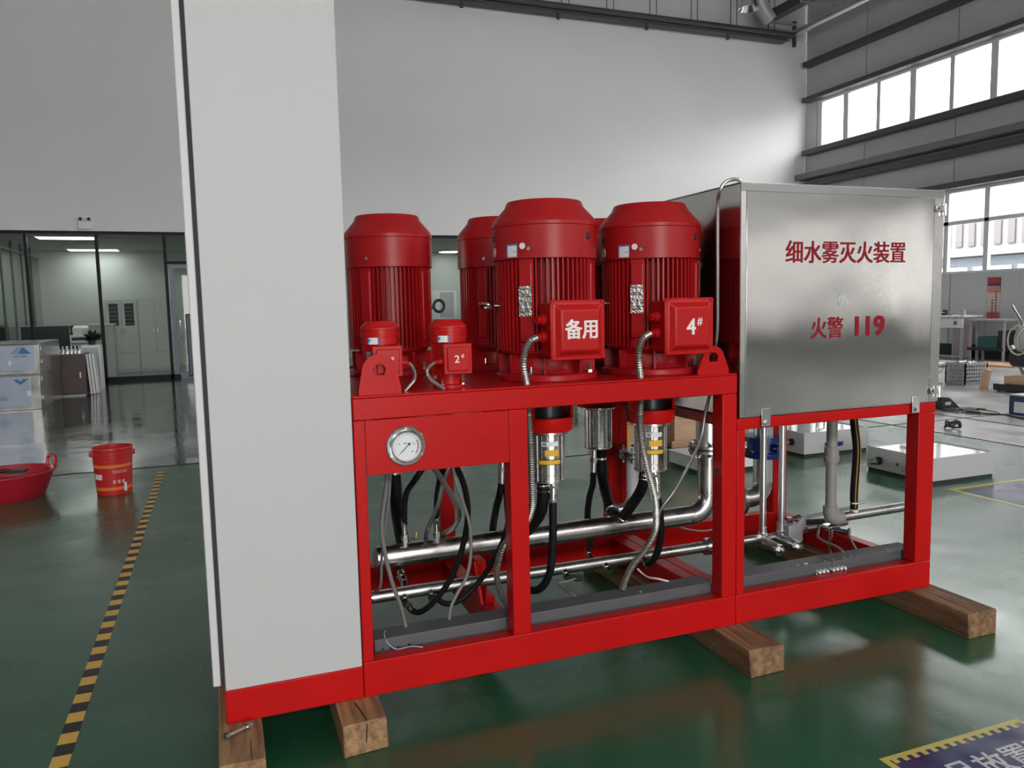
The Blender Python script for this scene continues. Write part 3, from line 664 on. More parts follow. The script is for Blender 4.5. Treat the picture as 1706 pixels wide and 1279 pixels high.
# ------------------------------------------------------------------ pumps under the deck
def pump(front):
    t = thing('high_pressure_pump', 'red motor or pump of the skid', 'pump', (0, 0, 0), 'pumps hanging under the deck')
    if front:
        obj('bell_ring', B().lathe([(.07, .952), (.1, .952), (.104, .96), (.107, 1.008), (.1, 1.01), (.075, 1.0), (.07, .952)], 36), RED, t)
        for a0 in (-75, 15 + 90, 180 + 15):
            b = B().arc(.094, a0 - 20, a0 + 20, .995, 1.153, .012); obj('bell_column', b, RED, t)
        obj('bell_column', B().arc(.094, 52, 82, .995, 1.153, .012), RED, t)
        obj('coupling', B().cyl((0, 0, .97), (0, 0, 1.153), .06, n=20), BLK, t)
    else:
        obj('bell_ring', B().lathe([(.07, .95), (.1, .95), (.1, 1.153), (.07, 1.153)], 30), RED, t)
    obj('pump_flange', B().lathe([(0, .938), (.082, .938), (.084, .94), (.084, .9515), (0, .9515)], 32), SSP, t)
    obj('pump_body', gear(.0585, .0665, .752, .938, 16, (), 0, .74), SSP, t, ang=20)
    for z in (.895, .83, .77): obj('seam_band', B().lathe([(.0655, 0), (.0672, .001), (.0672, .004), (.0655, .005)], 32, (0, 0, z)), SSP, t)
    obj('bottom_plate', B().lathe([(0, .74), (.066, .74), (.07, .743), (.07, .752), (0, .752)], 32), SSP, t)
    for a in (-66, 42, 180): obj('tie_strip', B().arc(.0668, a - 4.5, a + 4.5, .745, .937, .005, 3), SSB, t)
    if front:
        obj('maker_label', B().arc(.0675, -46, 14, .893, .912), PAPER, t); obj('label_print', B().arc(.0684, -42, -28, .896, .909), mat('grey_print', (.2, .2, .22), .5), t)
        obj('warning_label', B().arc(.0675, -34, 16, .853, .879), YEL, t); obj('warning_label', B().arc(.0676, -54, 20, .818, .84), YEL, t)
        obj('label_rim', B().arc(.0682, -54, 20, .8375, .84), BLK, t); obj('label_rim', B().arc(.0682, -54, 20, .818, .8205), BLK, t)
    obj('suction_port', B().cyl((-.027, 0, .742), (-.027, 0, .715), .022, n=16), SSB, t)
    return t
PX = ((1.272, .265, 1), (1.748, .265, 1), (.765, .83, 0), (1.283, .83, 0), (1.787, .83, 0))
LB = ('stainless pump with yellow labels under the two-character lettered motor', 'stainless pump with yellow labels under the motor marked 4#', 'pump hidden behind the gauge panel at the cabinet end', 'rear pump behind the middle front post', 'rear stainless pump between the two labelled front pumps')
pf, pb = pump(True), pump(False)
for i, (x, y, f) in enumerate(PX):
    o = (pf if i == 0 else copy_tree(pf)) if f else (pb if i == 2 else copy_tree(pb))
    o.location = (x, y, 0); o['label'] = LB[i]

# pressure gauge
g = thing('pressure_gauge', 'round chrome pressure gauge with white dial set in the red panel', 'gauge', (.628, 0, .981))
gc = (.628, .003, .981)
obj('bezel_flange', B().lathe([(0, 0), (.069, 0), (.069, .003), (.066, .006), (.054, .006)], 48, gc, (0, -1, 0)), CHR, g)
obj('bezel_ring', B().lathe([(.056, .004), (.056, .016), (.053, .02), (.05, .02), (.048, .012)], 48, gc, (0, -1, 0)), CHR, g)
dl = obj('dial', B().lathe([(0, .0105), (.0495, .0105), (.0495, .005)], 40, gc, (0, -1, 0)), PAPER, g)
for k in range(3):
    a = R(90 + 120 * k); p = (gc[0] + .0605 * cos(a), -.003, gc[2] + .0605 * sin(a)); obj('flange_screw', B().cyl(p, (p[0], -.007, p[2]), .0048, n=10), SSB, g)
yd = -.0082
def dialtick(a, r0, r1, w):
    a = R(a); return B().rbox((gc[0] + (r0 + r1) / 2 * cos(a), yd, gc[2] + (r0 + r1) / 2 * sin(a)), (r1 - r0, .0004, w), (0, -a, 0))
for k in range(17): obj('tick', dialtick(225 - 270 * k / 16, .037, .044, .0008), BLK, dl, smooth=False)
for k in range(14): obj('red_zone', dialtick(28 - 65 * k / 13, .0385, .0415, .0045), mat('red_zone_print', (.4, .02, .08), .5) if k == 0 else bpy.data.materials['red_zone_print'], dl, smooth=False)
for tx, dx, dz, s in (('10', -.026, .010, .008), ('30', .024, .009, .008), ('40', .019, -.019, .008), ('MPa', -.005, .011, .008)):
    obj('numeral', text_b(tx, s, (gc[0] + dx, yd, gc[2] + dz), depth=.0002), BLK, dl)
a = R(225)
obj('needle', B().rbox((gc[0] + .009 * cos(a), -.0115, gc[2] + .009 * sin(a)), (.048, .0008, .0022), (0, -a, 0)).cyl((gc[0] - .012 * cos(a), -.011, gc[2] - .012 * sin(a)), (gc[0] - .012 * cos(a), -.0128, gc[2] - .012 * sin(a)), .0045, n=12), BLK, g)

# ------------------------------------------------------------------ manifolds, pipes, tray
MY, MZ, LY, LZ = .52, .433, .42, .305
mf = thing('suction_manifold', 'thick stainless suction manifold pipe bending up to a flange', 'pipe', (1.4, MY, .38))
obj('pipe', B().cyl((.615, MY, MZ), (2.12, MY, MZ), .046, n=28), SSP, mf)
obj('end_cap', B().lathe([(.046, 0), (.044, .012), (.03, .022), (0, .026)], 28, (.615, MY, MZ), (-1, 0, 0)), SSP, mf)
obj('elbow', B().tube([(2.12 + .095 * sin(R(a)), MY, MZ + .095 - .095 * cos(R(a))) for a in range(0, 91, 9)], .0462, 28, .01), SSP, mf)
obj('riser', B().cyl((2.215, MY, MZ + .095), (2.215, MY, .735), .046, n=28), SSP, mf)
obj('weld_bead', B().torus((2.215, MY, MZ + .096), .046, .002, n=28), SSP, mf); obj('weld_bead', B().torus((2.12, MY, MZ), .046, .002, (1, 0, 0), n=28), SSP, mf)
for z in (.735, .757): obj('flange', B().lathe([(0, 0), (.088, 0), (.09, .002), (.09, .014), (.088, .016), (0, .016)], 32, (2.215, MY, z)), SSP, mf)
obj('gasket', B().lathe([(0, 0), (.084, 0), (.084, .006), (0, .006)], 32, (2.215, MY, .751)), BLK, mf)
for k in range(8):
    a = 2 * pi * (k + .5) / 8; p = (2.215 + .072 * cos(a), MY + .072 * sin(a))
    obj('flange_bolt', B().cyl((*p, .718), (*p, .79), .007, n=8).cyl((*p, .722), (*p, .735), .013, n=6).cyl((*p, .773), (*p, .786), .013, n=6), SSB, mf)
obj('riser', B().cyl((2.215, MY, .773), (2.215, MY, .976), .054, n=28), SSG, mf)
for x, y in ((.72, .5), (.857, .5)):
    obj('port_fitting', B().cyl((x, y, MZ + .04), (x, y, .5), .013, n=6).cyl((x, y, .5), (x, y, .515), .016, n=6).cyl((x, y, .515), (x, y, .56), .0105, n=12), SSB, mf)
obj('valve_lever', B().tube([(.735, .49, .50), (.76, .48, .505), (.765, .478, .53)], .005, 8), GOLD, mf)
for x, y, z in ((1.73, .5, .475), (1.72, .54, .475)): obj('hose_spigot', B().cyl((x, y, MZ + .03), (x, y, z), .025, n=16), SSB, mf)

lm = thing('pressure_manifold', 'thin stainless pressure manifold pipe low behind the grey tray', 'pipe', (1.4, LY, .27))
obj('pipe', B().cyl((.56, LY, LZ), (2.3, LY, LZ), .0255, n=24), SSP, lm)
obj('union_nut', B().cyl((2.13, LY, LZ), (2.155, LY, LZ), .04, n=24).cyl((2.155, LY, LZ), (2.185, LY, LZ), .042, n=6), SSB, lm)
obj('pipe_end', B().cyl((.548, LY, LZ), (.562, LY, LZ), .02, n=20), SSB, lm)
for x, up in ((.69, 0), (.80, 0), (.70, 1), (1.195, 0), (1.545, 1), (1.60, 0), (1.79, 0), (1.40, 0)):
    d = Vector((0, .75, .66)) if up else Vector((-.1, -.85, -.3))
    c = Vector((x, LY, LZ)); d.normalize()
    obj('port_fitting', B().cyl(c + d * .02, c + d * .045, .015, n=6).cyl(c + d * .045, c + d * .052, .012, n=12).cyl(c + d * .052, c + d * .072, .0155, n=6), SSB, lm)
sn = obj('pressure_sensor', B().cyl((1.40, LY - .06, LZ - .02), (1.425, LY - .075, LZ - .022), .013, n=10).box((1.42, LY - .09, LZ - .036), (1.452, LY - .06, LZ - .008)), BLK, lm)

tr = thing('cable_tray', 'long dark grey steel cable tray lying along the front rail', 'tray', (1.8, .15, .2365))
for x0, x1 in ((.515, 1.008), (1.012, 1.92), (2.04, 2.57), (2.572, 2.98)):
    pass
obj('channel', B().box((.505, .08, .2065), (1.93, .175, .2755)), TRAY, tr, .003)
obj('channel', B().box((1.998, .08, .2065), (2.575, .175, .2755)), TRAY, tr, .003)
obj('channel', B().box((2.577, .08, .2065), (3.07, .175, .2755)), TRAY, tr, .003)
for k in range(4): obj('knockout', B().cyl((.535 + .028 * k + (.012 if k == 3 else 0), .0805, .238 - .001 * k), (.535 + .028 * k + (.012 if k == 3 else 0), .0785, .238 - .001 * k), .0045 if k < 3 else .007, n=10), BLK, tr)
for x, z in ((2.40, .262), (2.45, .262), (2.55, .262), (2.60, .262), (2.92, .262), (2.44, .225), (2.66, .225), (2.70, .225), (1.60, .26)): obj('screw', B().cyl((x, .1, .2755), (x, .1, .279), .005, n=8), SSB, tr)
for k in range(7):
    x = 2.49 + k * .022 + (.012 if k > 2 else 0)
    obj('terminal_stud', B().cyl((x, .08, .243), (x, .062, .243), .0065, n=10).ball((x, .062, .243), .0075, 8), WHT, tr)
obj('earth_wire', B().tube([(2.478, .07, .24), (2.48, .058, .222), (2.52, .052, .219), (2.6, .052, .222), (2.638, .058, .226), (2.645, .07, .243)], .0022, 6), WHL, tr)
obj('loose_wire', B().tube([(.56, .14, .279), (.545, .10, .285), (.55, .075, .262), (.58, .066, .235), (.63, .05, .243), (.67, .035, .239)], .0017, 6), mat('pale_blue_wire', (.4, .5, .6), .5), tr)

# tank bay: two tubes with valves, suction valve, grey outlet pipe
for i, x in enumerate((2.585, 2.702)):
    v = thing('drain_tube', ['left of the two straight galvanised tubes below the tank', 'right of the two straight galvanised tubes below the tank'][i], 'tube', (x, .57, .19), 'straight tubes below the tank')
    obj('tube', B().cyl((x, .57, .30), (x, .57, .976), .0165, n=18), SSG, v)
    obj('socket', B().cyl((x, .57, .255), (x, .57, .305), .02, n=18).cyl((x, .57, .262), (x, .57, .276), .026, n=6), SSG, v)
    obj('relief_valve', B().cyl((x, .60, .232), (x, .45, .222), .028, n=18).cyl((x, .45, .222), (x, .437, .221), .03, n=6), SSP, v)
    obj('valve_tip', B().cyl((x, .437, .221), (x, .418, .22), .016, n=6).cyl((x, .418, .22), (x, .405, .2195), .009, n=10), SSB, v)
bk = thing('valve_block', 'square steel valve block with a short stub pipe', 'valve', (2.8, .6, .19))
obj('block', B().box((2.745, .56, .2), (2.835, .66, .292)), LGM, bk, .004)
obj('stub_pipe', B().cyl((2.835, .61, .25), (3.16, .61, .258), .026, n=20).cyl((2.86, .61, .2505), (2.885, .61, .251), .031, n=6).cyl((3.04, .61, .255), (3.06, .61, .2555), .03, n=16), SSP, bk)
obj('port_fitting', B().cyl((2.78, .6, .29), (2.78, .6, .325), .018, n=6).cyl((2.78, .6, .312), (2.83, .58, .33), .01, n=8), SSB, bk)
obj('lever', B().prism([(2.77, .30), (2.815, .345), (3.0, .352), (3.13, .362), (3.12, .338), (2.86, .326), (2.83, .296)], .535, .545), LGM, bk, .002)
obj('lever_knob', B().cyl((2.83, .53, .31), (2.93, .52, .306), .015, n=10), BLK, bk)
obj('sensor_plug', B().cyl((3.0, .55, .25), (3.09, .5, .23), .013, n=10), BLK, bk)
obj('header_pipe', B().tube([(2.3, .42, .305), (2.42, .42, .305), (2.47, .45, .29), (2.49, .53, .25), (2.52, .58, .235), (2.6, .59, .235), (2.75, .6, .24)], .02, 16), SSP, bk)

bv = thing('butterfly_valve', 'dark blue flanged butterfly valve over a steel elbow behind the tubes', 'valve', (2.85, .86, .35))
obj('valve_body', B().lathe([(0, 0), (.105, 0), (.107, .004), (.107, .028), (.085, .03), (.085, .085), (.107, .088), (.107, .116), (0, .118)], 32, (2.815, .86, .60)), BLU, bv)
for zz in (.632, .70):
    for k in range(8):
        a = 2 * pi * (k + .3) / 8; p = (2.815 + .092 * cos(a), .86 + .092 * sin(a), zz); obj('flange_bolt', B().cyl(p, (p[0], p[1], zz + .014), .012, n=6), SSB, bv)
obj('valve_neck', B().cyl((2.815, .8, .66), (2.815, .72, .66), .022, n=12), BLU, bv)
obj('pipe', B().cyl((2.815, .86, .46), (2.815, .86, .60), .052, n=26), SSG, bv)
obj('elbow', B().tube([(2.815 - .085 + .085 * cos(R(a)), .86, .46 - .085 * sin(R(a))) for a in range(0, 91, 9)] + [(2.66, .86, .375)], .052, 26, .01), SSP, bv)
obj('pipe', B().cyl((2.815, .86, .718), (2.815, .86, .976), .052, n=26), SSG, bv)
obj('flange', B().cyl((2.66, .86, .375), (2.64, .86, .375), .09, n=30), SSP, bv)

wp2 = thing('white_suction_pipe', 'pale vertical pipe with an elbow behind the right labelled pump', 'pipe', (1.98, .8, .38))
obj('pipe', B().cyl((1.965, .8, .48), (1.965, .8, .68), .032, n=20), mat('pale_grey_pipe', (.6, .6, .64), .35), wp2)
obj('elbow', B().tube([(1.965 - .06 + .06 * cos(R(a)), .8, .48 - .06 * sin(R(a))) for a in range(0, 91, 10)] + [(1.86, .8, .42)], .033, 20, .01), SSP, wp2)
for z in (.68, .705): obj('flange', B().lathe([(0, 0), (.066, 0), (.068, .003), (.068, .015), (0, .018)], 26, (1.965, .8, z)), SSP, wp2)
for k in range(6):
    a = 2 * pi * k / 6; p = (1.965 + .055 * cos(a), .8 + .055 * sin(a)); obj('flange_bolt', B().cyl((*p, .66), (*p, .74), .008, n=6), SSB, wp2)

pp = thing('outlet_pipe', 'grey plastic outlet pipe with a coupling under the tank', 'pipe', (2.81, .35, .36))
obj('pipe', B().cyl((2.815, .35, .40), (2.815, .35, .976), .0255, n=20), PPR, pp)
obj('coupling', B().cyl((2.815, .35, .66), (2.815, .35, .735), .034, n=20).cyl((2.815, .35, .672), (2.815, .35, .69), .037, n=20), PPR, pp)
obj('elbow', B().tube([(2.815, .35, .44), (2.815, .35, .405), (2.824, .35, .384), (2.85, .35, .376), (2.88, .35, .376)], .035, 20, .01), PPR, pp)
obj('steel_pipe', B().cyl((2.87, .35, .377), (3.36, .35, .383), .024, n=20), SSP, pp)
obj('foot_clamp', B().box((2.79, .32, .33), (2.85, .38, .345)), SSB, pp, .002); obj('foot_clamp_rod', B().cyl((2.82, .35, .2), (2.82, .35, .345), .008, n=8), SSB, pp)
obj('tee_stub', B().cyl((2.965, .35, .385), (2.965, .35, .43), .019, n=14), WHT, pp)

def hose(name, label, cat, pts, r, m, corr=0, ends=None, group=None, step=.012, n=12):
    """a hose or conduit; ends = list of (p, q, radius) steel ferrules"""
    if not ends:
        return tag(obj(name, B().tube(pts, r, n, step, corr), m), label, cat, group)
    zs = min(p[2] for p in pts); t = thing(name, label, cat, (pts[0][0], pts[0][1], zs), group)
    obj('hose', B().tube(pts, r, n, step, corr), m, t)
    for p, q, rr in ends:
        p, q = Vector(p), Vector(q); mid = p.lerp(q, .45)
        obj('ferrule', B().cyl(p, q, rr, n=14).cyl(p.lerp(q, .35), p.lerp(q, .55), rr * 1.2, n=6), SSB, t)
    return t
HG = 'black hoses under the deck'
def clampring(p, q, r): return [(p, q, r)]
hose('suction_hose', 'thick black suction hose from the left labelled pump to the manifold', 'hose', [(1.245, .265, .742), (1.246, .265, .69), (1.246, .29, .61), (1.236, .38, .52), (1.205, .46, .455), (1.185, .5, .435)], .0245, RUB, ends=[((1.245, .265, .728), (1.245, .265, .722), .0258), ((1.246, .266, .705), (1.246, .266, .699), .0258)], group=HG)
hose('pressure_hose', 'black pressure hose hanging in front from the left labelled pump', 'hose', [(1.281, .245, .655), (1.277, .24, .547), (1.272, .24, .447), (1.262, .25, .356), (1.235, .29, .283), (1.205, .36, .262), (1.19, .40, .295)], .0165, RUB, ends=[((1.283, .25, .742), (1.281, .245, .69), .021), ((1.281, .246, .69), (1.281, .245, .628), .0165)], group=HG)
hose('suction_hose', 'thick black suction hose from the right labelled pump to the manifold', 'hose', [(1.721, .265, .742), (1.722, .275, .69), (1.722, .31, .634), (1.731, .4, .553), (1.73, .48, .475)], .0235, RUB, ends=[((1.722, .27, .71), (1.722, .271, .704), .0248), ((1.7305, .468, .487), (1.7302, .473, .482), .0252)], group=HG)
hose('pressure_hose', 'black pressure hose crossing the conduit from the right labelled pump', 'hose', [(1.775, .25, .615), (1.788, .25, .534), (1.796, .26, .451), (1.796, .29, .361), (1.788, .34, .298), (1.79, .39, .295)], .0155, RUB, ends=[((1.762, .26, .742), (1.77, .25, .68), .017), ((1.77, .25, .68), (1.775, .25, .59), .0135)], group=HG)
hose('pressure_hose', 'black pressure hose from the rear pump, left of the V they form', 'hose', [(1.752, .82, .62), (1.735, .79, .57), (1.68, .72, .52), (1.62, .62, .449), (1.575, .5, .36)], .0155, RUB, ends=[((1.758, .82, .742), (1.752, .82, .61), .0165)], group=HG)
hose('suction_hose', 'thick black suction hose from the rear pump, right of the V they form', 'hose', [(1.80, .83, .742), (1.802, .83, .66), (1.80, .815, .6), (1.786, .75, .53), (1.75, .64, .49), (1.722, .55, .472)], .0265, RUB, ends=[((1.802, .83, .69), (1.802, .83, .68), .028), ((1.738, .6, .481), (1.731, .58, .478), .0285)], group=HG)
hose('pressure_hose', 'short black hose with steel end fitting behind the middle post', 'hose', [(1.268, .82, .62), (1.251, .81, .56), (1.206, .74, .509), (1.141, .6, .45), (1.12, .5, .36)], .0165, RUB, ends=[((1.273, .82, .742), (1.267, .82, .61), .017)], group=HG)
hose('suction_hose', 'thick black hose mostly hidden behind the middle post', 'hose', [(1.3, .83, .742), (1.293, .8, .572), (1.262, .7, .484), (1.214, .55, .445)], .024, RUB, group=HG)
hose('suction_hose', 'very thick black hose at the left beside the cabinet post', 'hose', [(.755, .83, .742), (.755, .82, .68), (.748, .76, .557), (.735, .64, .49), (.725, .55, .46)], .0285, RUB, ends=[((.755, .825, .72), (.755, .825, .71), .031)], group=HG)
hose('black_hose', 'slim black hose curving from the gauge panel to the brass lever fitting', 'hose', [(.79, .3, .9), (.76, .26, .86), (.715, .26, .80), (.70, .36, .719), (.72, .49, .585), (.72, .5, .555)], .0115, RUB, ends=[((.721, .495, .59), (.72, .5, .553), .013)], group=HG)
hose('black_hose', 'slim printed black hose dropping straight to the manifold', 'hose', [(.82, .2, .95), (.815, .22, .84), (.818, .29, .77), (.834, .39, .685), (.856, .49, .585), (.857, .5, .555)], .0115, RUB, ends=[((.856, .493, .585), (.857, .5, .553), .013)], group=HG)
hose('black_hose', 'slim black hose looping down from the panel to the thin manifold', 'hose', [(.83, .16, .93), (.853, .16, .856), (.884, .18, .787), (.904, .2, .698), (.905, .22, .61), (.884, .24, .5), (.843, .26, .39), (.78, .29, .297), (.732, .32, .254), (.703, .345, .257), (.69, .37, .28)], .0115, RUB, ends=[((.708, .34, .257), (.69, .368, .28), .0135)], group=HG)
hose('black_hose', 'slim black hose sagging behind the tray beside the middle post', 'hose', [(1.15, .28, .8), (1.13, .28, .7), (1.108, .28, .632), (1.095, .3, .541), (1.071, .32, .463), (1.024, .34, .375), (.972, .36, .305), (.909, .365, .258), (.853, .37, .25), (.815, .375, .278)], .0115, RUB, group=HG)
hose('black_hose', 'short black hose stub with steel end behind the thick manifold', 'hose', [(.72, .62, .40), (.705, .56, .36), (.70, .5, .34)], .0155, RUB, ends=[((.703, .53, .352), (.70, .465, .33), .0165)], group=HG)
CG = 'metal conduits and cables of the skid'
hose('power_conduit', 'corrugated metal conduit from the two-character lettered terminal box', 'conduit', [(1.134, .032, DZ + .171), (1.105, 0.02, 1.324), (1.086, 0.02, 1.294), (1.078, 0.02, 1.26), (1.081, 0.03, 1.22), (1.1, 0.055, 1.168), (1.11, 0.065, 1.117), (1.113, .072, 1.04), (1.118, .075, .936), (1.124, .085, .796), (1.127, .1, .673), (1.108, .15, .592), (1.064, .19, .544), (1.033, .2, .488), (1.012, .19, .41), (1.02, .17, .34), (1.04, .15, .296), (1.06, .14, .2765)], .0125, CON, .1, group=CG, step=.0042, n=10)
hose('power_conduit', 'corrugated metal conduit from the terminal box marked 4#', 'conduit', [(1.61, .032, DZ + .171), (1.577, 0.02, 1.321), (1.558, 0.02, 1.292), (1.553, 0.02, 1.253), (1.561, 0.03, 1.205), (1.58, 0.055, 1.153), (1.588, 0.065, 1.088), (1.587, .072, 1.017), (1.593, .075, .921), (1.623, .085, .807), (1.665, .1, .686), (1.694, .13, .588), (1.7, .15, .506), (1.66, .16, .431), (1.6, .16, .37), (1.563, .155, .318), (1.543, .15, .2765)], .0135, CON, .1, group=CG, step=.0042, n=10)
hose('tank_conduit', 'thin metal conduit rising from below the deck to the tank top', 'conduit', [(2.05, .06, 1.927), (2.006, .01, 1.928), (1.962, -.01, 1.926), (1.923, -.01, 1.913), (1.906, .0, 1.881), (1.919, .03, 1.835), (1.922, .035, 1.695), (1.923, .035, 1.505), (1.928, .045, 1.32), (1.938, .09, 1.2), (1.944, .11, 1.09), (1.94, .14, .985), (1.919, .14, .882), (1.886, .17, .777), (1.831, .2, .659), (1.778, .22, .582), (1.757, .24, .501)], .0068, CON, .08, group=CG, step=.004, n=8)
hose('small_conduit', 'small metal conduit from the motor behind the left lug', 'conduit', [(.668, .087, DZ + .097), (.68, .088, 1.246), (.688, .086, 1.223), (.683, .08, 1.2), (.665, .07, 1.183), (.643, .062, 1.1635)], .0068, CON, .1, group=CG, step=.003, n=8)
hose('small_conduit', 'small metal conduit from the motor marked 2#', 'conduit', [(.754, .057, DZ + .097), (.735, .06, 1.245), (.726, .06, 1.227), (.738, .06, 1.201), (.761, .055, 1.181), (.786, .05, 1.1635)], .0068, CON, .1, group=CG, step=.003, n=8)
hose('grey_conduit', 'grey conduit running down beside the cabinet post into the tray', 'conduit', [(.585, .1, .93), (.579, .1, .893), (.578, .12, .82), (.564, .13, .731), (.557, .13, .654), (.568, .13, .553), (.59, .13, .448), (.618, .14, .361), (.636, .15, .2765)], .0078, GRC, group=CG)
hose('thin_cable', 'thin grey cable hanging beside the cabinet post', 'cable', [(.6, .12, .93), (.596, .12, .888), (.587, .13, .772), (.572, .15, .658), (.56, .17, .541), (.554, .18, .437), (.546, .26, .385), (.549, .38, .333)], .005, GRC, group=CG)
hose('shiny_conduit', 'shiny conduit looping right behind the panel opening', 'conduit', [(.75, .15, .93), (.763, .16, .869), (.797, .18, .814), (.841, .2, .74), (.873, .22, .673), (.887, .3, .60), (.89, .42, .54), (.9, .58, .47), (.9, .64, .40)], .0105, CON, .04, group=CG, step=.004, n=8)
hose('shiny_conduit', 'corrugated conduit hanging beside the printed black hose', 'conduit', [(.83, .15, .93), (.821, .15, .865), (.809, .2, .79), (.804, .26, .695), (.803, .34, .628), (.812, .45, .56), (.83, .58, .48), (.835, .63, .40)], .0085, CON, .1, group=CG, step=.0042, n=8)
hose('grey_conduit', 'grey conduit bowing right in the panel opening into the tray', 'conduit', [(.828, .14, .93), (.832, .14, .866), (.848, .14, .787), (.881, .15, .689), (.896, .15, .618), (.895, .15, .513), (.876, .15, .433), (.833, .15, .365), (.811, .15, .321), (.803, .15, .2765)], .0065, GRC, group=CG)
hose('sensor_cable', 'thin grey sensor cable from the black plug on the thin manifold', 'cable', [(1.452, .345, .283), (1.42, .335, .285), (1.37, .32, .284), (1.325, .31, .286), (1.325, .24, .284), (1.33, .19, .282), (1.34, .165, .2765)], .0045, GRC, group=CG)
hose('sensor_cable', 'short pale cable behind the right labelled pump end', 'cable', [(1.72, .33, .285), (1.726, .3, .273), (1.727, .25, .272), (1.741, .2, .28), (1.773, .16, .2765)], .0045, WHL, group=CG)
hose('sensor_cable', 'grey cable curving from the valve block lever into the tray', 'cable', [(2.93, .52, .306), (2.91, .53, .30), (2.88, .5, .275), (2.813, .43, .262), (2.768, .33, .27), (2.734, .22, .282), (2.719, .165, .2765)], .0065, GRC, group=CG)
hose('sensor_cable', 'grey cable arching from the black plug beside the outlet pipe', 'cable', [(3.09, .5, .235), (3.04, .46, .262), (2.96, .37, .30), (2.87, .28, .30), (2.815, .2, .29), (2.80, .165, .2765)], .0055, GRC, group=CG)
hose('thin_cable', 'thin pale cable hanging under the manifold elbow', 'cable', [(2.05, .55, .384), (2.12, .53, .36), (2.226, .55, .335), (2.339, .6, .329), (2.42, .66, .36), (2.45, .7, .42), (2.45, .8, .6), (2.45, .8, .93)], .004, GRC, group=CG)
t = hose('striped_hose', 'black and gold striped hose clamped to the outlet pipe', 'hose', [(2.95, .35, .976), (2.95, .35, .86), (2.972, .35, .72), (2.968, .35, .6), (2.962, .35, .5), (2.964, .35, .408)], .0195, RUB, ends=[((2.964, .35, .445), (2.964, .35, .437), .0212)])
for s in (-1, 1):
    obj('gold_stripe', B().tube([(2.95 + s * .008, .3325, .976), (2.95 + s * .008, .3325, .86), (2.972 + s * .008, .3325, .72), (2.968 + s * .008, .3325, .6), (2.962 + s * .008, .3325, .5), (2.964 + s * .008, .3325, .415)], .0026, 6), mat('gold_print', (.45, .27, .06), .5) if s < 0 else bpy.data.materials['gold_print'], t)
obj('clamp_screw', B().cyl((2.97, .335, .441), (3.01, .33, .444), .007, n=8), SSB, t)

# ------------------------------------------------------------------ floor markings
tp = tag(obj('hazard_tape', B().box((-.545, -3.2, 0), (-.488, 5.15, .0015)), TAPE, smooth=False), 'yellow and black hazard tape line running along the floor at the left', 'tape')
MKB = mat('blue_floor_paint', (.022, .03, .13), .22, noise=.2, scale=6, rvar=.1); MKY = mat('yellow_floor_paint', (.55, .47, .06), .35, noise=.12, scale=7)
fm = thing('floor_marking', 'blue floor marking with yellow toothed border and white characters', 'marking', (2.23, -1.1, 0))
obj('field', B().box((1.935, -1.45, 0), (2.53, -.842, .0012)), MKB, fm, smooth=False)
obj('border', B().box((1.925, -.842, 0), (2.54, -.823, .0016)), MKY, fm, smooth=False); obj('border', B().box((1.925, -1.45, 0), (1.948, -.842, .0016)), MKY, fm, smooth=False); obj('border', B().box((2.53, -1.45, 0), (2.548, -.842, .0016)), MKY, fm, smooth=False)
for k in range(14):
    obj('border_tooth', B().box((1.955 + k * .0405, -.862, 0), (1.975 + k * .0405, -.842, .0016)), MKY, fm, smooth=False)
obj('lettering', text_b('成品放置区', .118, (2.232, -.985, .0014), facing='z', xs=1.0, bold=.0015, depth=.0002), mat('worn_white_floor_paint', (.6, .6, .62), .4, noise=.2, scale=30), fm, smooth=False)
fm2 = thing('floor_marking', 'faded blue floor marking with yellow border before the white box', 'marking', (5.45, 1.5, 0))
obj('field', B().box((5.22, .6, 0), (5.9, 1.58, .0012)), MKB, fm2, smooth=False)
obj('border', B().box((5.14, 1.6, 0), (5.95, 1.64, .0014)), MKY, fm2, smooth=False); obj('border', B().box((5.14, .55, 0), (5.18, 1.6, .0014)), MKY, fm2, smooth=False)

# ------------------------------------------------------------------ left background
bk = thing('plastic_bucket', 'red plastic paint bucket with orange bands standing on the floor', 'bucket', (-.82, 4.42, 0))
bc = (-.82, 4.42, 0)
obj('body', B().lathe([(0, .004), (0.1246, .004), (0.1273, 0), (0.1308, .004), (0.1477, .31), (0.1549, .312), (0.1549, .322), (0.1495, .325), (0.1504, .338), (0.1566, .34), (0.1566, .35), (0.1513, .353), (0.1531, .372), (0.1584, .376), (0.1566, .385), (0.1495, .385), (0.1469, .3), (0.1246, .012), (0, .012)], 40, bc), BUCK, bk)
def rb(z): return .1308 + (z - .004) / .306 * .0169
for z0, z1, m in ((.228, .252, ORAN), (.045, .07, ORAN)):
    obj('print_band', B().lathe([(rb(z0), z0), (rb(z0) + .001, z0), (rb(z1) + .001, z1), (rb(z1), z1)], 40, bc), m, bk)
obj('label', B().arc(.1401, -62, -30, .135, .178, c=bc), PAPER, bk)
for a in (8, 22, 36): obj('print_mark', B().arc(.1380, a - 4, a + 4, .1, .128, c=bc), mat('pale_pink_print', (.7, .35, .36), .5) if a == 8 else bpy.data.materials['pale_pink_print'], bk)
for z in (.186, .2): obj('print_line', B().arc(.1422, 4, 50, z, z + .006, .0012, c=bc), bpy.data.materials['pale_pink_print'], bk)
obj('drip', B().arc(.1360, 38, 48, .03, .1, .001, c=bc), PAPER, bk)
for s in (-1, 1): obj('bail_ear', B().cyl((-.82 + s * .148, 4.42, .33), (-.82 + s * .168, 4.42, .33), .02, n=12), BUCK, bk)

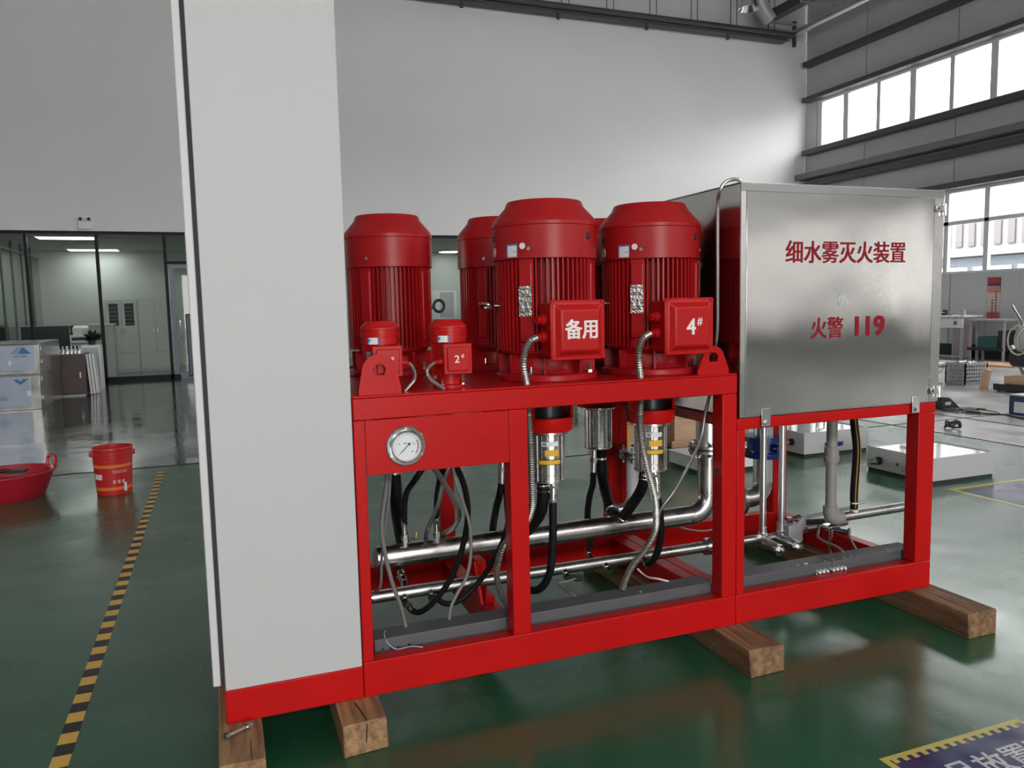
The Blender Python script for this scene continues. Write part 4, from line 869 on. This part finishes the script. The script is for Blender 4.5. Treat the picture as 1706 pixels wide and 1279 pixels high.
bs = thing('plastic_basin', 'dark red plastic basin with loop handles on the floor', 'basin', (-1.56, 4.62, 0))
c2 = (-1.61, 4.62, 0)
obj('bowl', B().lathe([(0, .004), (.24, .004), (.245, 0), (.255, .01), (.33, .2), (.345, .203), (.345, .212), (.325, .212), (.25, .02), (0, .014)], 44, c2), BASN, bs)
for a in (32, 255): 
    d = Vector((cos(R(a)), sin(R(a)), 0)); e = Vector((-d.y, d.x, 0)); o_ = Vector(c2) + Vector((0, 0, .205))
    obj('handle', B().tube([o_ + d * .325 - e * .07, o_ + d * .345 - e * .065 + Vector((0, 0, .075)), o_ + d * .345 + e * .065 + Vector((0, 0, .075)), o_ + d * .325 + e * .07], .014, 8), BASN, bs)
tg = thing('mop_head', 'black tool head resting across the red basin', 'tool', (-1.75, 4.6, .21))
obj('handle', B().tube([(-2.3, 4.55, .235), (-1.9, 4.55, .23), (-1.58, 4.55, .232)], .016, 8), BLK, tg); obj('head', B().box((-1.6, 4.5, .214), (-1.46, 4.6, .235)), BLK, tg, .004)

BFP = mat('blue_film_print', (.03, .16, .36), .4); PBP = mat('pale_blue_print', (.2, .34, .52), .4)
def steel_cab(z0, h, x1, lbl, flip, tri):
    t = thing('steel_cabinet', lbl, 'cabinet', (-3.15, 12.1, z0), 'stacked steel cabinets')
    obj('body', B().box((-3.8, 11.4, z0), (x1, 13.1, z0 + h)), SST, t, .004)
    dxr = x1 - (.05 if not flip else .13)
    obj('door', B().box((-3.75, 11.385, z0 + .05), (dxr, 11.4, z0 + h - .035)), FILM, t, .003)
    obj('rim', B().box((-3.82, 11.37, z0 + h - .03), (x1 + .012, 11.4, z0 + h)), SSB, t, .003)
    if not flip:
        obj('film_mark', B().prism([(-3.0, z0 + .31), (-2.88, z0 + .42), (-2.82, z0 + .42), (-2.89, z0 + .31)], 11.3835, 11.3849), PBP, t)
        obj('film_mark', B().prism([(-2.885, z0 + .31), (-2.815, z0 + .42), (-2.70, z0 + .31)], 11.3834, 11.3849), BFP, t)
        obj('film_lettering', text_b('SUS 304', .055, (-2.86, 11.3838, z0 + .27), bold=.0008), BFP, t)
        obj('latch', B().box((-3.02, 11.37, z0 + .14), (-2.98, 11.385, z0 + .21)), WHT, t, .003)
    else:
        obj('film_mark', B().prism([(-2.98, z0 + .48), (-2.88, z0 + .40), (-2.83, z0 + .44), (-2.77, z0 + .49), (-2.84, z0 + .49), (-2.88, z0 + .45), (-2.92, z0 + .49)], 11.3834, 11.3849), BFP, t)
        obj('film_mark', B().prism([(-3.2, z0 + .16), (-3.06, z0 + .16), (-3.08, z0 + .22), (-3.16, z0 + .24)], 11.3834, 11.3849), PBP, t)
        obj('latch', B().box((-2.8, 11.37, z0 + .22), (-2.755, 11.385, z0 + .30)), WHT, t, .003)
    for zz in (z0 + .15, z0 + h - .12): obj('hinge', B().cyl((x1 + .012, 11.5, zz), (x1 + .012, 11.5, zz + .06), .012, n=8), SSB, t)
    return t
steel_cab(.0, .57, -2.62, 'lower of two stacked steel cabinets at the left edge', True, 0)
steel_cab(.5705, .48, -2.60, 'upper of two stacked steel cabinets with blue triangle mark', False, 1)
bc2 = thing('brown_cabinet', 'low dark brown cabinet standing beside the stacked steel cabinets', 'cabinet', (-2.53, 13.6, 0))
obj('body', B().box((-2.8, 13.31, .03), (-2.26, 14.0, .76)), BROWN, bc2, .004); obj('door', B().box((-2.79, 13.295, .05), (-2.27, 13.31, .72)), BROWN, bc2, .003)
obj('handle', B().box((-2.345, 13.275, .33), (-2.32, 13.295, .44)), WHT, bc2, .003); obj('plinth', B().box((-2.78, 13.33, 0), (-2.28, 13.98, .03)), LGM, bc2)
for z in (.2, .6): obj('side_latch', B().box((-2.84, 13.32, z), (-2.8, 13.4, z + .02)), SSB, bc2)
for i in range(8):
    x = -2.74 + (i % 4) * .062 + (.2 if i > 3 else 0); 
    t = thing('film_bottle', ['clear bottle in the left pack on the brown cabinet', 'clear bottle in the right pack on the brown cabinet'][i // 4], 'bottle', (x, 13.5, .76), ['bottles in the left pack', 'bottles in the right pack'][i // 4])
    obj('bottle', B().lathe([(0, 0), (.027, 0), (.028, .09), (.012, .115), (.012, .13), (0, .13)], 12, (x, 13.5, .7605)), FILMC, t); obj('cap', B().cyl((x, 13.5, .891), (x, 13.5, .905), .014, n=10), WHT, t)
dish = thing('crumpled_wrapping', 'crumpled pale wrapping lying between the bottle packs', 'wrapping', (-2.5, 13.75, .76))
b = B().ball((-2.5, 13.78, .79), .06, 12, (1.4, 1, .5))
for v in b.v: v += Vector((random.uniform(-.012, .012), random.uniform(-.012, .012), random.uniform(0, .012)))
obj('wrapping', b, WHT, dish, ang=10)
for i in range(3):
    x = -2.21 + i * .042
    tag(obj('white_board', B().rbox((x, 13.62 + i * .06, .38), (.012, .3, .74), (0, R(-3), 0)).rbox((x - .008, 13.47 + i * .06, .38), (.03, .012, .74), (0, R(-3), 0)), WHT), ['first', 'second', 'third'][i] + ' of the white boards leaning right of the brown cabinet', 'board', 'leaning white boards')
# plant in a pot on a pale pedestal behind the brown cabinet
pd = thing('pedestal_box', 'pale square pedestal under the potted plant', 'pedestal', (-2.3, 14.6, 0))
obj('box', B().box((-2.47, 14.45, 0), (-2.13, 14.8, .88)), WHT, pd, .006); obj('panel', B().box((-2.44, 14.44, .05), (-2.16, 14.45, .83)), RAL, pd, .002)
pl = thing('potted_plant', 'small dark green potted plant on the pale pedestal', 'plant', (-2.29, 14.6, .88))
obj('pot', B().lathe([(0, 0), (.06, 0), (.08, .11), (.072, .11), (.065, .095), (0, .095)], 20, (-2.29, 14.6, .8805)), DKM, pl)
lb = B()
for k in range(110):
    a = random.uniform(0, 2 * pi); el = random.uniform(.1, 1.4); L_ = random.uniform(.14, .3)
    d = Vector((cos(a) * cos(el), sin(a) * cos(el), sin(el))); s = d.cross(Vector((0, 0, 1))).normalized() * .022; p = Vector((-2.27, 14.6, .97))
    q = p + d * L_; r_ = p + d * L_ * .55
    lb.add([p, r_ + s, q - Vector((0, 0, .03)), r_ - s], [(0, 1, 2, 3)])
fo = obj('foliage', lb, LEAF, pl); fo['kind'] = 'stuff'
for k in range(5):
    a = 1.25 * k; obj('stem', B().tube([(-2.29, 14.6, .97), (-2.29 + .03 * cos(a), 14.6 + .03 * sin(a), 1.05), (-2.29 + .08 * cos(a), 14.6 + .08 * sin(a), 1.12)], .004, 5), LEAF, pl)

# office furniture behind the glass
def filing(x0, x1, label, glazed):
    t = thing('filing_cabinet', label, 'cabinet', ((x0 + x1) / 2, 19.7, 0))
    obj('body', B().box((x0, 19.5, 0), (x1, 19.95, 1.84)), CABW, t, .004)
    xm = (x0 + x1) / 2
    for k, (a, c) in enumerate(((x0 + .015, xm - .004), (xm + .004, x1 - .015))):
        d = obj('door', B().box((a, 19.48, .48), (c, 19.5, 1.82)), CABW, t, .003)
        if glazed:
            obj('door_glass', B().box((a + .07, 19.474, 1.18), (c - .07, 19.48, 1.74)), mat('dark_cabinet_glass', (.06, .065, .07), .12), d)
            for q in range(5): obj('book_row', B().box((a + .08, 19.470, 1.22 + q * .1), (c - .08, 19.474, 1.25 + q * .1)), mat('pale_paper_edge', (.14, .14, .15), .6), d)
        obj('handle', B().box(((c - .05) if k == 0 else a + .03, 19.46, .98), ((c - .03) if k == 0 else a + .05, 19.48, 1.08)), SSB, d)
    obj('drawer', B().box((x0 + .015, 19.48, .06), (x1 - .015, 19.5, .46)), CABW, t, .003)
filing(-2.6, -1.86, 'pale filing cabinet with two small glazed door panes in the office', True)
filing(-1.855, -1.06, 'plain pale filing cabinet beside the glazed one in the office', False)
for i, (x, y) in enumerate(((-3.0, 17.4), (-2.95, 21.0))):
    t = thing('ceiling_light', ['lit rectangular office ceiling light nearer the glass', 'lit rectangular office ceiling light near the back wall'][i], 'light', (x, y, 3.2), 'office ceiling lights')
    obj('frame', B().box((x - .62, y - .32, 3.19), (x + .62, y + .32, 3.2195)), WHT, t, .002); obj('diffuser', B().box((x - .58, y - .28, 3.184), (x + .58, y + .28, 3.19)), LAMPE, t)
for i, (x, y) in enumerate(((6.9, 20.8), (10.5, 19.5), (2.5, 19.5), (-7.5, 19.5))):
    t = thing('round_ceiling_light', ['lit round office ceiling light seen between the motors', 'lit round office ceiling light at the far right', 'lit round office ceiling light behind the cabinet', 'lit round office ceiling light at the far left'][i], 'light', (x, y, 3.15), 'round office lights')
    obj('rim', B().lathe([(0, .05), (.34, .05), (.36, .02), (.36, 0), (.34, 0)], 28, (x, y, 3.168)), WHT, t); obj('diffuser', B().lathe([(0, 0), (.34, 0), (.34, .01), (0, .01)], 28, (x, y, 3.166)), LAMPE, t)
dk = thing('office_desk', 'dark office workstation screen behind the glass at the left', 'desk', (-4.0, 18.3, 0))
for x0, x1, y, h in ((-5.6, -4.42, 18.0, 1.28), (-4.3, -3.3, 18.6, 1.22), (-3.28, -2.75, 18.6, 1.22)):
    obj('screen_panel', B().box((x0, y, .02), (x1, y + .05, h)), mat('dark_grey_fabric', (.06, .06, .065), .9), dk, .004)
    obj('screen_cap', B().box((x0, y - .005, h), (x1, y + .055, h + .02)), LGM, dk)
obj('desk_top', B().box((-4.3, 17.9, .72), (-2.75, 18.6, .75)), DKM, dk, .004)
for x in (-4.28, -2.79): obj('leg', B().box((x, 17.95, 0), (x + .04, 18.0, .72)), LGM, dk)
pr_ = thing('printer', 'white office printer on the desk behind the glass', 'printer', (-2.95, 18.2, .75))
obj('body', B().box((-3.2, 18.0, .7505), (-2.72, 18.45, 1.0)), WHT, pr_, .01); obj('paper_tray', B().box((-3.18, 17.9, .82), (-2.75, 18.0, .86)), WHT, pr_, .005); obj('output_slot', B().box((-3.16, 17.992, .88), (-2.78, 18.0, .95)), DKM, pr_)
obj('feeder', B().rbox((-2.95, 18.3, 1.1), (.42, .3, .2), (R(12), 0, 0)), WHT, pr_, .02)
ob = thing('storage_box', 'pale ribbed storage box beside the printer behind the glass', 'box', (-2.55, 17.6, 0))
obj('box', B().box((-2.72, 17.4, 0), (-2.2, 17.8, 1.22)), CABW, ob, .01); obj('lid', B().box((-2.74, 17.38, 1.22), (-2.18, 17.82, 1.26)), WHT, ob, .006)
nb2 = thing('notice_frame', 'pale framed notice on the office back wall between the motors', 'notice', (6.2, 21.58, 1.2))
obj('frame', B().box((5.9, 21.56, 1.1), (7.3, 21.6, 2.0)), WHT, nb2, .004); obj('sheet', B().box((6.0, 21.555, 1.2), (6.55, 21.56, 1.9)), PAPER, nb2); obj('louvre', B().box((6.75, 21.55, 1.15), (7.2, 21.56, 1.95)), LGM, nb2)

# ------------------------------------------------------------------ boxes on the floor behind the skid
def fitting(p, d, parent):
    p = Vector(p); d = Vector(d)
    obj('valve_fitting', B().cyl(p, p + d * .02, .034, n=16).cyl(p + d * .02, p + d * .06, .022, n=12), BLK, parent)
    obj('fitting_collar', B().cyl(p + d * .06, p + d * .09, .03, n=14).cyl(p + d * .09, p + d * .12, .02, n=12), SSB, parent)
wb1 = thing('white_steel_box', 'open white steel box with two valve fittings lying behind the right post', 'box', (5.5, 2.1, 0))
def box_tray(t, x0, x1, y0, y1, h, zb=.025):
    obj('front_side', B().box((x0, y0, zb), (x1, y0 + .012, h)), RAL, t, .002); obj('back_side', B().box((x0, y1 - .012, zb), (x1, y1, h)), RAL, t, .002)
    obj('left_side', B().box((x0, y0 + .012, zb), (x0 + .012, y1 - .012, h)), RAL, t, .002); obj('right_side', B().box((x1 - .012, y0 + .012, zb), (x1, y1 - .012, h)), RAL, t, .002)
    obj('lid', B().box((x0 + .012, y0 + .012, h - .02), (x1 - .012, y1 - .012, h - .008)), GLW, t); obj('base', B().box((x0 + .01, y0 + .01, 0), (x1 - .01, y1 - .01, zb)), DKM, t)
box_tray(wb1, 5.165, 5.84, 1.79, 2.44, .205)
fitting((5.165, 2.3, .1), (-1, 0, 0), wb1); fitting((5.165, 1.95, .1), (-1, 0, 0), wb1)
obj('hole', B().cyl((5.165, 2.12, .1), (5.162, 2.12, .1), .012, n=12), BLK, wb1)
hw = obj('hand_lever', B().rbox((5.5, 2.25, .23), (.12, .012, .012), (0, 0, .3)).rbox((5.47, 2.24, .25), (.012, .012, .1), (0, .5, 0)).rbox((5.47, 2.26, .21), (.012, .012, .07), (0, -.5, 0)), LGM, wb1)
obj('inner_fold', B().box((5.38, 2.1, .175), (5.42, 2.3, .21)), WHT, wb1)
wb2 = thing('white_steel_box', 'white steel box with a valve fitting seen through the tank bay', 'box', (5.4, 3.4, 0))
box_tray(wb2, 5.06, 5.83, 3.08, 3.8, .225)
fitting((5.06, 3.24, .12), (-1, 0, 0), wb2)
obj('blue_lever', B().box((5.3, 3.055, .08), (5.5, 3.08, .12)), BLU, wb2, .006)
obj('lid_handle', B().tube([(5.5, 3.4, .2), (5.5, 3.4, .25), (5.58, 3.4, .25), (5.58, 3.4, .2)], .008, 8), SSB, wb2)
cr = thing('wooden_crate', 'pale plywood crate on the floor seen between the pumps', 'crate', (4.55, 4.2, 0))
obj('body', B().box((4.2, 3.95, .02), (5.1, 4.6, .62)), TAN, cr, .003)
for z in (.02, .3, .56): obj('batten', B().box((4.18, 3.93, z), (5.12, 3.95, z + .07)), TAN, cr, .002)
for x in (4.2, 4.62, 5.03): obj('batten', B().box((x, 3.92, .09), (x + .06, 3.93, .56)), TAN, cr, .002)
for x in (4.25, 4.6, 4.95): obj('skid', B().box((x, 3.95, 0), (x + .08, 4.6, .02)), TAN, cr)
ct = thing('cardboard_box', 'small brown box on the floor left of the crate', 'box', (3.8, 4.3, 0))
obj('body', B().box((3.62, 4.1, 0), (3.92, 4.5, .3)), TAN, ct, .004); obj('tape', B().box((3.75, 4.097, 0), (3.79, 4.1, .3)), YEL, ct); obj('flap', B().rbox((3.77, 4.08, .31), (.3, .12, .006), (R(20), 0, 0)), TAN, ct)
lb_ = thing('low_white_box', 'low white box with dark plinth before the plywood crate', 'box', (4.05, 3.05, 0))
obj('body', B().box((3.78, 2.85, .03), (4.5, 3.35, .13)), WHT, lb_, .004); obj('plinth', B().box((3.8, 2.87, 0), (4.48, 3.33, .03)), BLK, lb_); obj('lid', B().box((3.77, 2.84, .13), (4.51, 3.36, .142)), WHT, lb_, .003)

# ------------------------------------------------------------------ workshop things by the window wall
wt = thing('work_table', 'grey steel work table with white front panel by the window wall', 'table', (16.2, 10.6, 0))
for x in (15.95, 16.45):
    for y in (10.98, 10.36): obj('leg', B().box((x - .025, y - .025, 0), (x + .025, y + .025, .98)), LGM, wt)
obj('table_top', B().box((15.9, 10.28, .98), (16.5, 11.06, 1.02)), WHT, wt, .004)
fpn = obj('front_panel', B().box((15.9, 10.31, .74), (15.93, 11.03, .95)), WHT, wt, .004)
obj('round_emblem', B().cyl((15.9, 10.5, .85), (15.893, 10.5, .85), .045, n=18), DKM, fpn); obj('emblem_bar', B().box((15.89, 10.46, .845), (15.893, 10.54, .855)), WHT, fpn)
obj('stretcher', B().box((15.94, 10.36, .06), (15.97, 10.98, .1)), LGM, wt)
wt2 = thing('low_bench', 'long pale bench rail running right from the work table', 'bench', (16.3, 9.85, 0))
obj('bench_top', B().box((16.0, 9.35, .90), (16.5, 10.26, .94)), LGM, wt2, .004); obj('shelf', B().box((16.0, 9.4, .24), (16.5, 10.26, .3)), DKM, wt2)
for y in (9.4, 10.2):
    for x in (16.03, 16.44): obj('leg', B().box((x - .02, y - .02, 0), (x + .02, y + .02, .9)), LGM, wt2)
for i, (y, m, lb) in enumerate(((10.95, DKM, 'dark clamp standing on the left of the work table'), (10.47, LGM, 'small grey vice standing on the right of the work table'))):
    t = thing('bench_vice', lb, 'vice', (16.1, y, 1.02)); 
    obj('vice_body', B().box((16.05, y - .05, 1.0205), (16.15, y + .05, 1.07)), m, t, .006); obj('jaw', B().box((16.06, y - .04, 1.07), (16.14, y - .01, 1.15)), m, t, .004); obj('jaw', B().box((16.06, y + .015, 1.07), (16.14, y + .04, 1.15)), m, t, .004); obj('handle', B().cyl((16.03, y - .06, 1.09), (16.03, y + .06, 1.09), .008, n=6), SSB, t)
rt = tag(obj('red_tool', B().tube([(16.02, 10.86, 1.03), (16.02, 10.78, 1.035), (16.02, 10.7, 1.028)], .012, 8), MOTR), 'small red tool lying on the work table', 'tool')
gb = thing('green_box', 'dark green box on the low shelf under the bench', 'box', (16.2, 9.75, .3))
obj('box', B().box((16.02, 9.55, .3005), (16.42, 10.0, .52)), GREEN, gb, .004); obj('lid', B().box((16.01, 9.54, .52), (16.43, 10.01, .55)), GREEN, gb, .003)
bb = thing('black_case', 'narrow black case beside the green box on the shelf', 'case', (16.2, 9.48, .3))
obj('case', B().box((16.02, 9.43, .3005), (16.42, 9.53, .66)), BLK, bb, .006); obj('case_lid', B().box((16.01, 9.425, .66), (16.43, 9.535, .69)), DKM, bb, .004)
pk = thing('pink_board', 'pale pink board leaning behind the work table', 'board', (16.6, 10.8, 0))
obj('board', B().rbox((16.58, 10.82, .4), (.02, .4, .78), (0, R(4), 0)), PINK, pk); obj('edge', B().rbox((16.565, 10.62, .4), (.03, .012, .78), (0, R(4), 0)), LGM, pk)
po = thing('poster', 'red and white vertical poster with columns of text on the grey wall', 'poster', (16.68, 10.18, .9))
def pst(y0, y1, z0, z1, m, n='sheet', d=0): return obj(n, B().box((16.685 - d, y0, z0), (16.699, y1, z1)), m, po, smooth=False)
pst(10.03, 10.34, .88, 1.87, mat('pale_poster_paper', (.62, .5, .46), .6))
pst(10.03, 10.34, 1.74, 1.87, mat('poster_red', (.42, .05, .05), .6), 'red_head', .002); pst(10.03, 10.34, 1.68, 1.74, mat('poster_violet', (.06, .04, .16), .6), 'violet_band', .002)
pst(10.03, 10.34, 1.52, 1.68, mat('poster_salmon', (.55, .25, .2), .6), 'salmon_band', .002); pst(10.03, 10.34, .88, 1.08, mat('poster_orange_red', (.52, .12, .1), .6), 'red_foot', .002)
for yy, z0, n in ((10.12, 1.56, 9), (10.21, 1.36, 8)):
    for k in range(n): obj('print_mark', B().box((16.681, yy - .02, z0 - k * .062 - .035), (16.699, yy + .02, z0 - k * .062)), mat('dark_red_print', (.16, .04, .05), .6) if k == 0 and n == 9 else bpy.data.materials['dark_red_print'], po, smooth=False)
# flat sheets on the floor before the bench
for i, (x0, y0, x1, y1, z, m, lb) in enumerate(((14.3, 9.7, 15.4, 11.6, 0, SSG, 'large bright steel sheet lying before the work table'), (14.9, 8.3, 15.8, 9.6, 0, TAN, 'tan board lying flat on the floor right of the steel sheet'), (13.2, 9.2, 14.2, 10.6, 0, DKM, 'dark plate lying on the floor behind the grey basket'))):
    tag(obj('flat_sheet', B().box((x0, y0, z), (x1, y1, z + .03)).box((x0 + .02, y0 + .02, z + .0305), (x1 - .06, y1 - .05, z + .04)), m, bevel=.002), lb, 'sheet')
# ventilated grey basket
bk2 = thing('ventilated_basket', 'grey slotted plastic basket full of wire on the floor', 'basket', (11.64, 6.74, 0))
bx0, bx1, by0, by1, bh = 11.39, 11.88, 6.56, 6.92, .36
obj('base', B().box((bx0, by0, 0), (bx1, by1, .02)), BASK, bk2)
for (a, c) in (((bx0, by0), (bx0, by1)), ((bx1, by0), (bx1, by1)), ((bx0, by0), (bx1, by0)), ((bx0, by1), (bx1, by1))):
    A, C = Vector((*a, 0)), Vector((*c, 0)); n = 9; side = B()
    for z in (.04, .1, .16, .22, .28, .34):
        side.box((min(A.x, C.x) - .008, min(A.y, C.y) - .008, z - .012), (max(A.x, C.x) + .008, max(A.y, C.y) + .008, z + (.012 if z < .33 else .03)))
    for k in range(n + 1):
        p = A.lerp(C, k / n); side.box((p.x - .009, p.y - .009, .02), (p.x + .009, p.y + .009, bh))
    so = obj('slotted_side', side, BASK, bk2, smooth=False); so['kind'] = 'stuff'
wc = B(); P0 = []
for k in range(90): P0.append((11.64 + .18 * sin(k * 1.9) * random.uniform(.5, 1), 6.74 + .12 * cos(k * 1.3) * random.uniform(.4, 1), .33 + .05 * random.random()))
tag(obj('wire_coil', wc.tube(P0, .008, 5, .08), SSB), 'tangled bright wire heaped in the grey slotted basket', 'wire')
tag(obj('wire_loop', B().tube([(11.35, 6.9, .34), (11.3, 7.1, .2), (11.3, 7.2, .05), (11.35, 7.05, .012), (11.3, 6.9, .012), (11.25, 7.15, .03), (11.33, 6.98, .2), (11.4, 6.9, .38)], .009, 6, .05), LGM), 'grey wire loop hanging from the left side of the basket', 'wire')
# wedge scale, cables, blue bin
wd = thing('wedge_box', 'black wedge-shaped device with a silver plate on the floor', 'device', (8.87, 4.8, 0))
obj('body', B().prism([(8.72, .004), (9.05, .004), (8.98, .06), (8.85, .155), (8.72, .17)], 4.72, 4.98), BLK, wd, .005); obj('plate', B().box((8.77, 4.715, .06), (8.87, 4.72, .1)), LGM, wd); obj('foot', B().box((8.74, 4.75, 0), (8.78, 4.95, .004)), DKM, wd)
tag(obj('paper_sheet', B().rbox((9.15, 5.0, .003), (.3, .21, .002), (0, 0, .3)), PAPER, smooth=False), 'pale sheet of paper lying behind the black wedge', 'paper')
def cable_heap(name, lb, c, r, n, seed, th):
    random.seed(seed); pts = [(c[0] + r * random.uniform(-1, 1), c[1] + r * random.uniform(-1, 1), th + .012 * random.random()) for _ in range(n)]
    tag(obj(name, B().tube(pts, th, 6, .03), BLK), lb, 'cable')
cable_heap('cable_heap', 'loose black cables strewn on the floor near the black wedge', (8.85, 4.4), .3, 16, 5, .006)
random.seed(11); P1 = [(7.56 + .09 * cos(k * .9) * random.uniform(.5, 1), 3.6 + .09 * sin(k * .9) * random.uniform(.5, 1), .012 + .09 * random.random()) for k in range(18)]
tag(obj('cable_coil', B().tube(P1, .011, 6, .02), DKM), 'small dark coil of cable lying alone on the floor', 'cable')
bb2 = thing('blue_bin', 'dark blue box with a white label on the floor at the right edge', 'box', (9.4, 4.0, 0))
obj('box', B().box((9.1, 3.6, 0), (9.7, 4.1, .23)), mat('dark_blue_plastic', (.02, .045, .12), .4), bb2, .006); obj('lid', B().box((9.09, 3.59, .23), (9.71, 4.11, .245)), LGM, bb2, .003); obj('label', B().box((9.094, 3.86, .03), (9.1, 4.03, .16)), PAPER, bb2)
tag(obj('floor_cable', B().tube([(8.9, 4.2, .008), (8.95, 4.0, .008), (8.85, 3.7, .008), (8.95, 3.3, .008)], .008, 6), BLK), 'thin black cable on the floor before the blue box', 'cable')
# cut-off saw at the right edge
sw = thing('cutoff_saw', 'dark cut-off saw machine with a coiled hose at the right edge', 'machine', (11.6, 5.5, 0))
obj('base', B().box((11.1, 5.0, .02), (12.1, 5.85, .12)), DKM, sw, .01)
for x in (11.15, 12.0):
    for y in (5.05, 5.78): obj('foot', B().cyl((x, y, 0), (x, y, .02), .03, n=10), BLK, sw)
obj('vise', B().box((11.2, 5.35, .12), (11.5, 5.75, .24)), TAN, sw, .006); obj('motor_housing', B().cyl((11.5, 5.8, .5), (11.5, 5.25, .5), .15, n=24), DKM, sw, .006)
obj('motor_cap', B().cyl((11.5, 5.8, .5), (11.5, 5.83, .5), .08, n=20), BLK, sw); obj('arm', B().rbox((11.7, 5.45, .38), (.6, .12, .1), (0, R(-28), 0)), DKM, sw, .008)
obj('blade_guard', B().cyl((11.45, 5.66, .78), (11.45, 5.6, .78), .2, n=32), LGM, sw, .006); obj('blade', B().cyl((11.45, 5.59, .78), (11.45, 5.585, .78), .175, n=32), SSB, sw)
obj('operating_lever', B().tube([(11.4, 5.63, .98), (11.4, 5.66, 1.06), (11.4, 5.74, 1.18), (11.4, 5.82, 1.3)], .016, 10), SSB, sw)
obj('brace', B().rbox((11.7, 5.85, .35), (.06, .06, .72), (R(-30), 0, 0)), LGM, sw)
obj('brace', B().rbox((11.85, 5.85, .35), (.06, .06, .72), (R(-30), 0, 0)), LGM, sw)
hc = obj('coiled_hose', B().tube([(11.3, 5.62 + .17 * cos(k * .42) * (1 + .02 * sin(k)), .78 + .22 * sin(k * .42) * (1 + .03 * cos(2.3 * k))) for k in range(46)], .011, 7, .04), mat('pale_hose', (.55, .5, .38), .4), sw)
tag(obj('cut_block', B().rbox((11.2, 6.05, .16), (.06, .1, .32), (R(12), 0, 0)), TAN), 'pale wooden offcut leaning at the saw base', 'offcut')
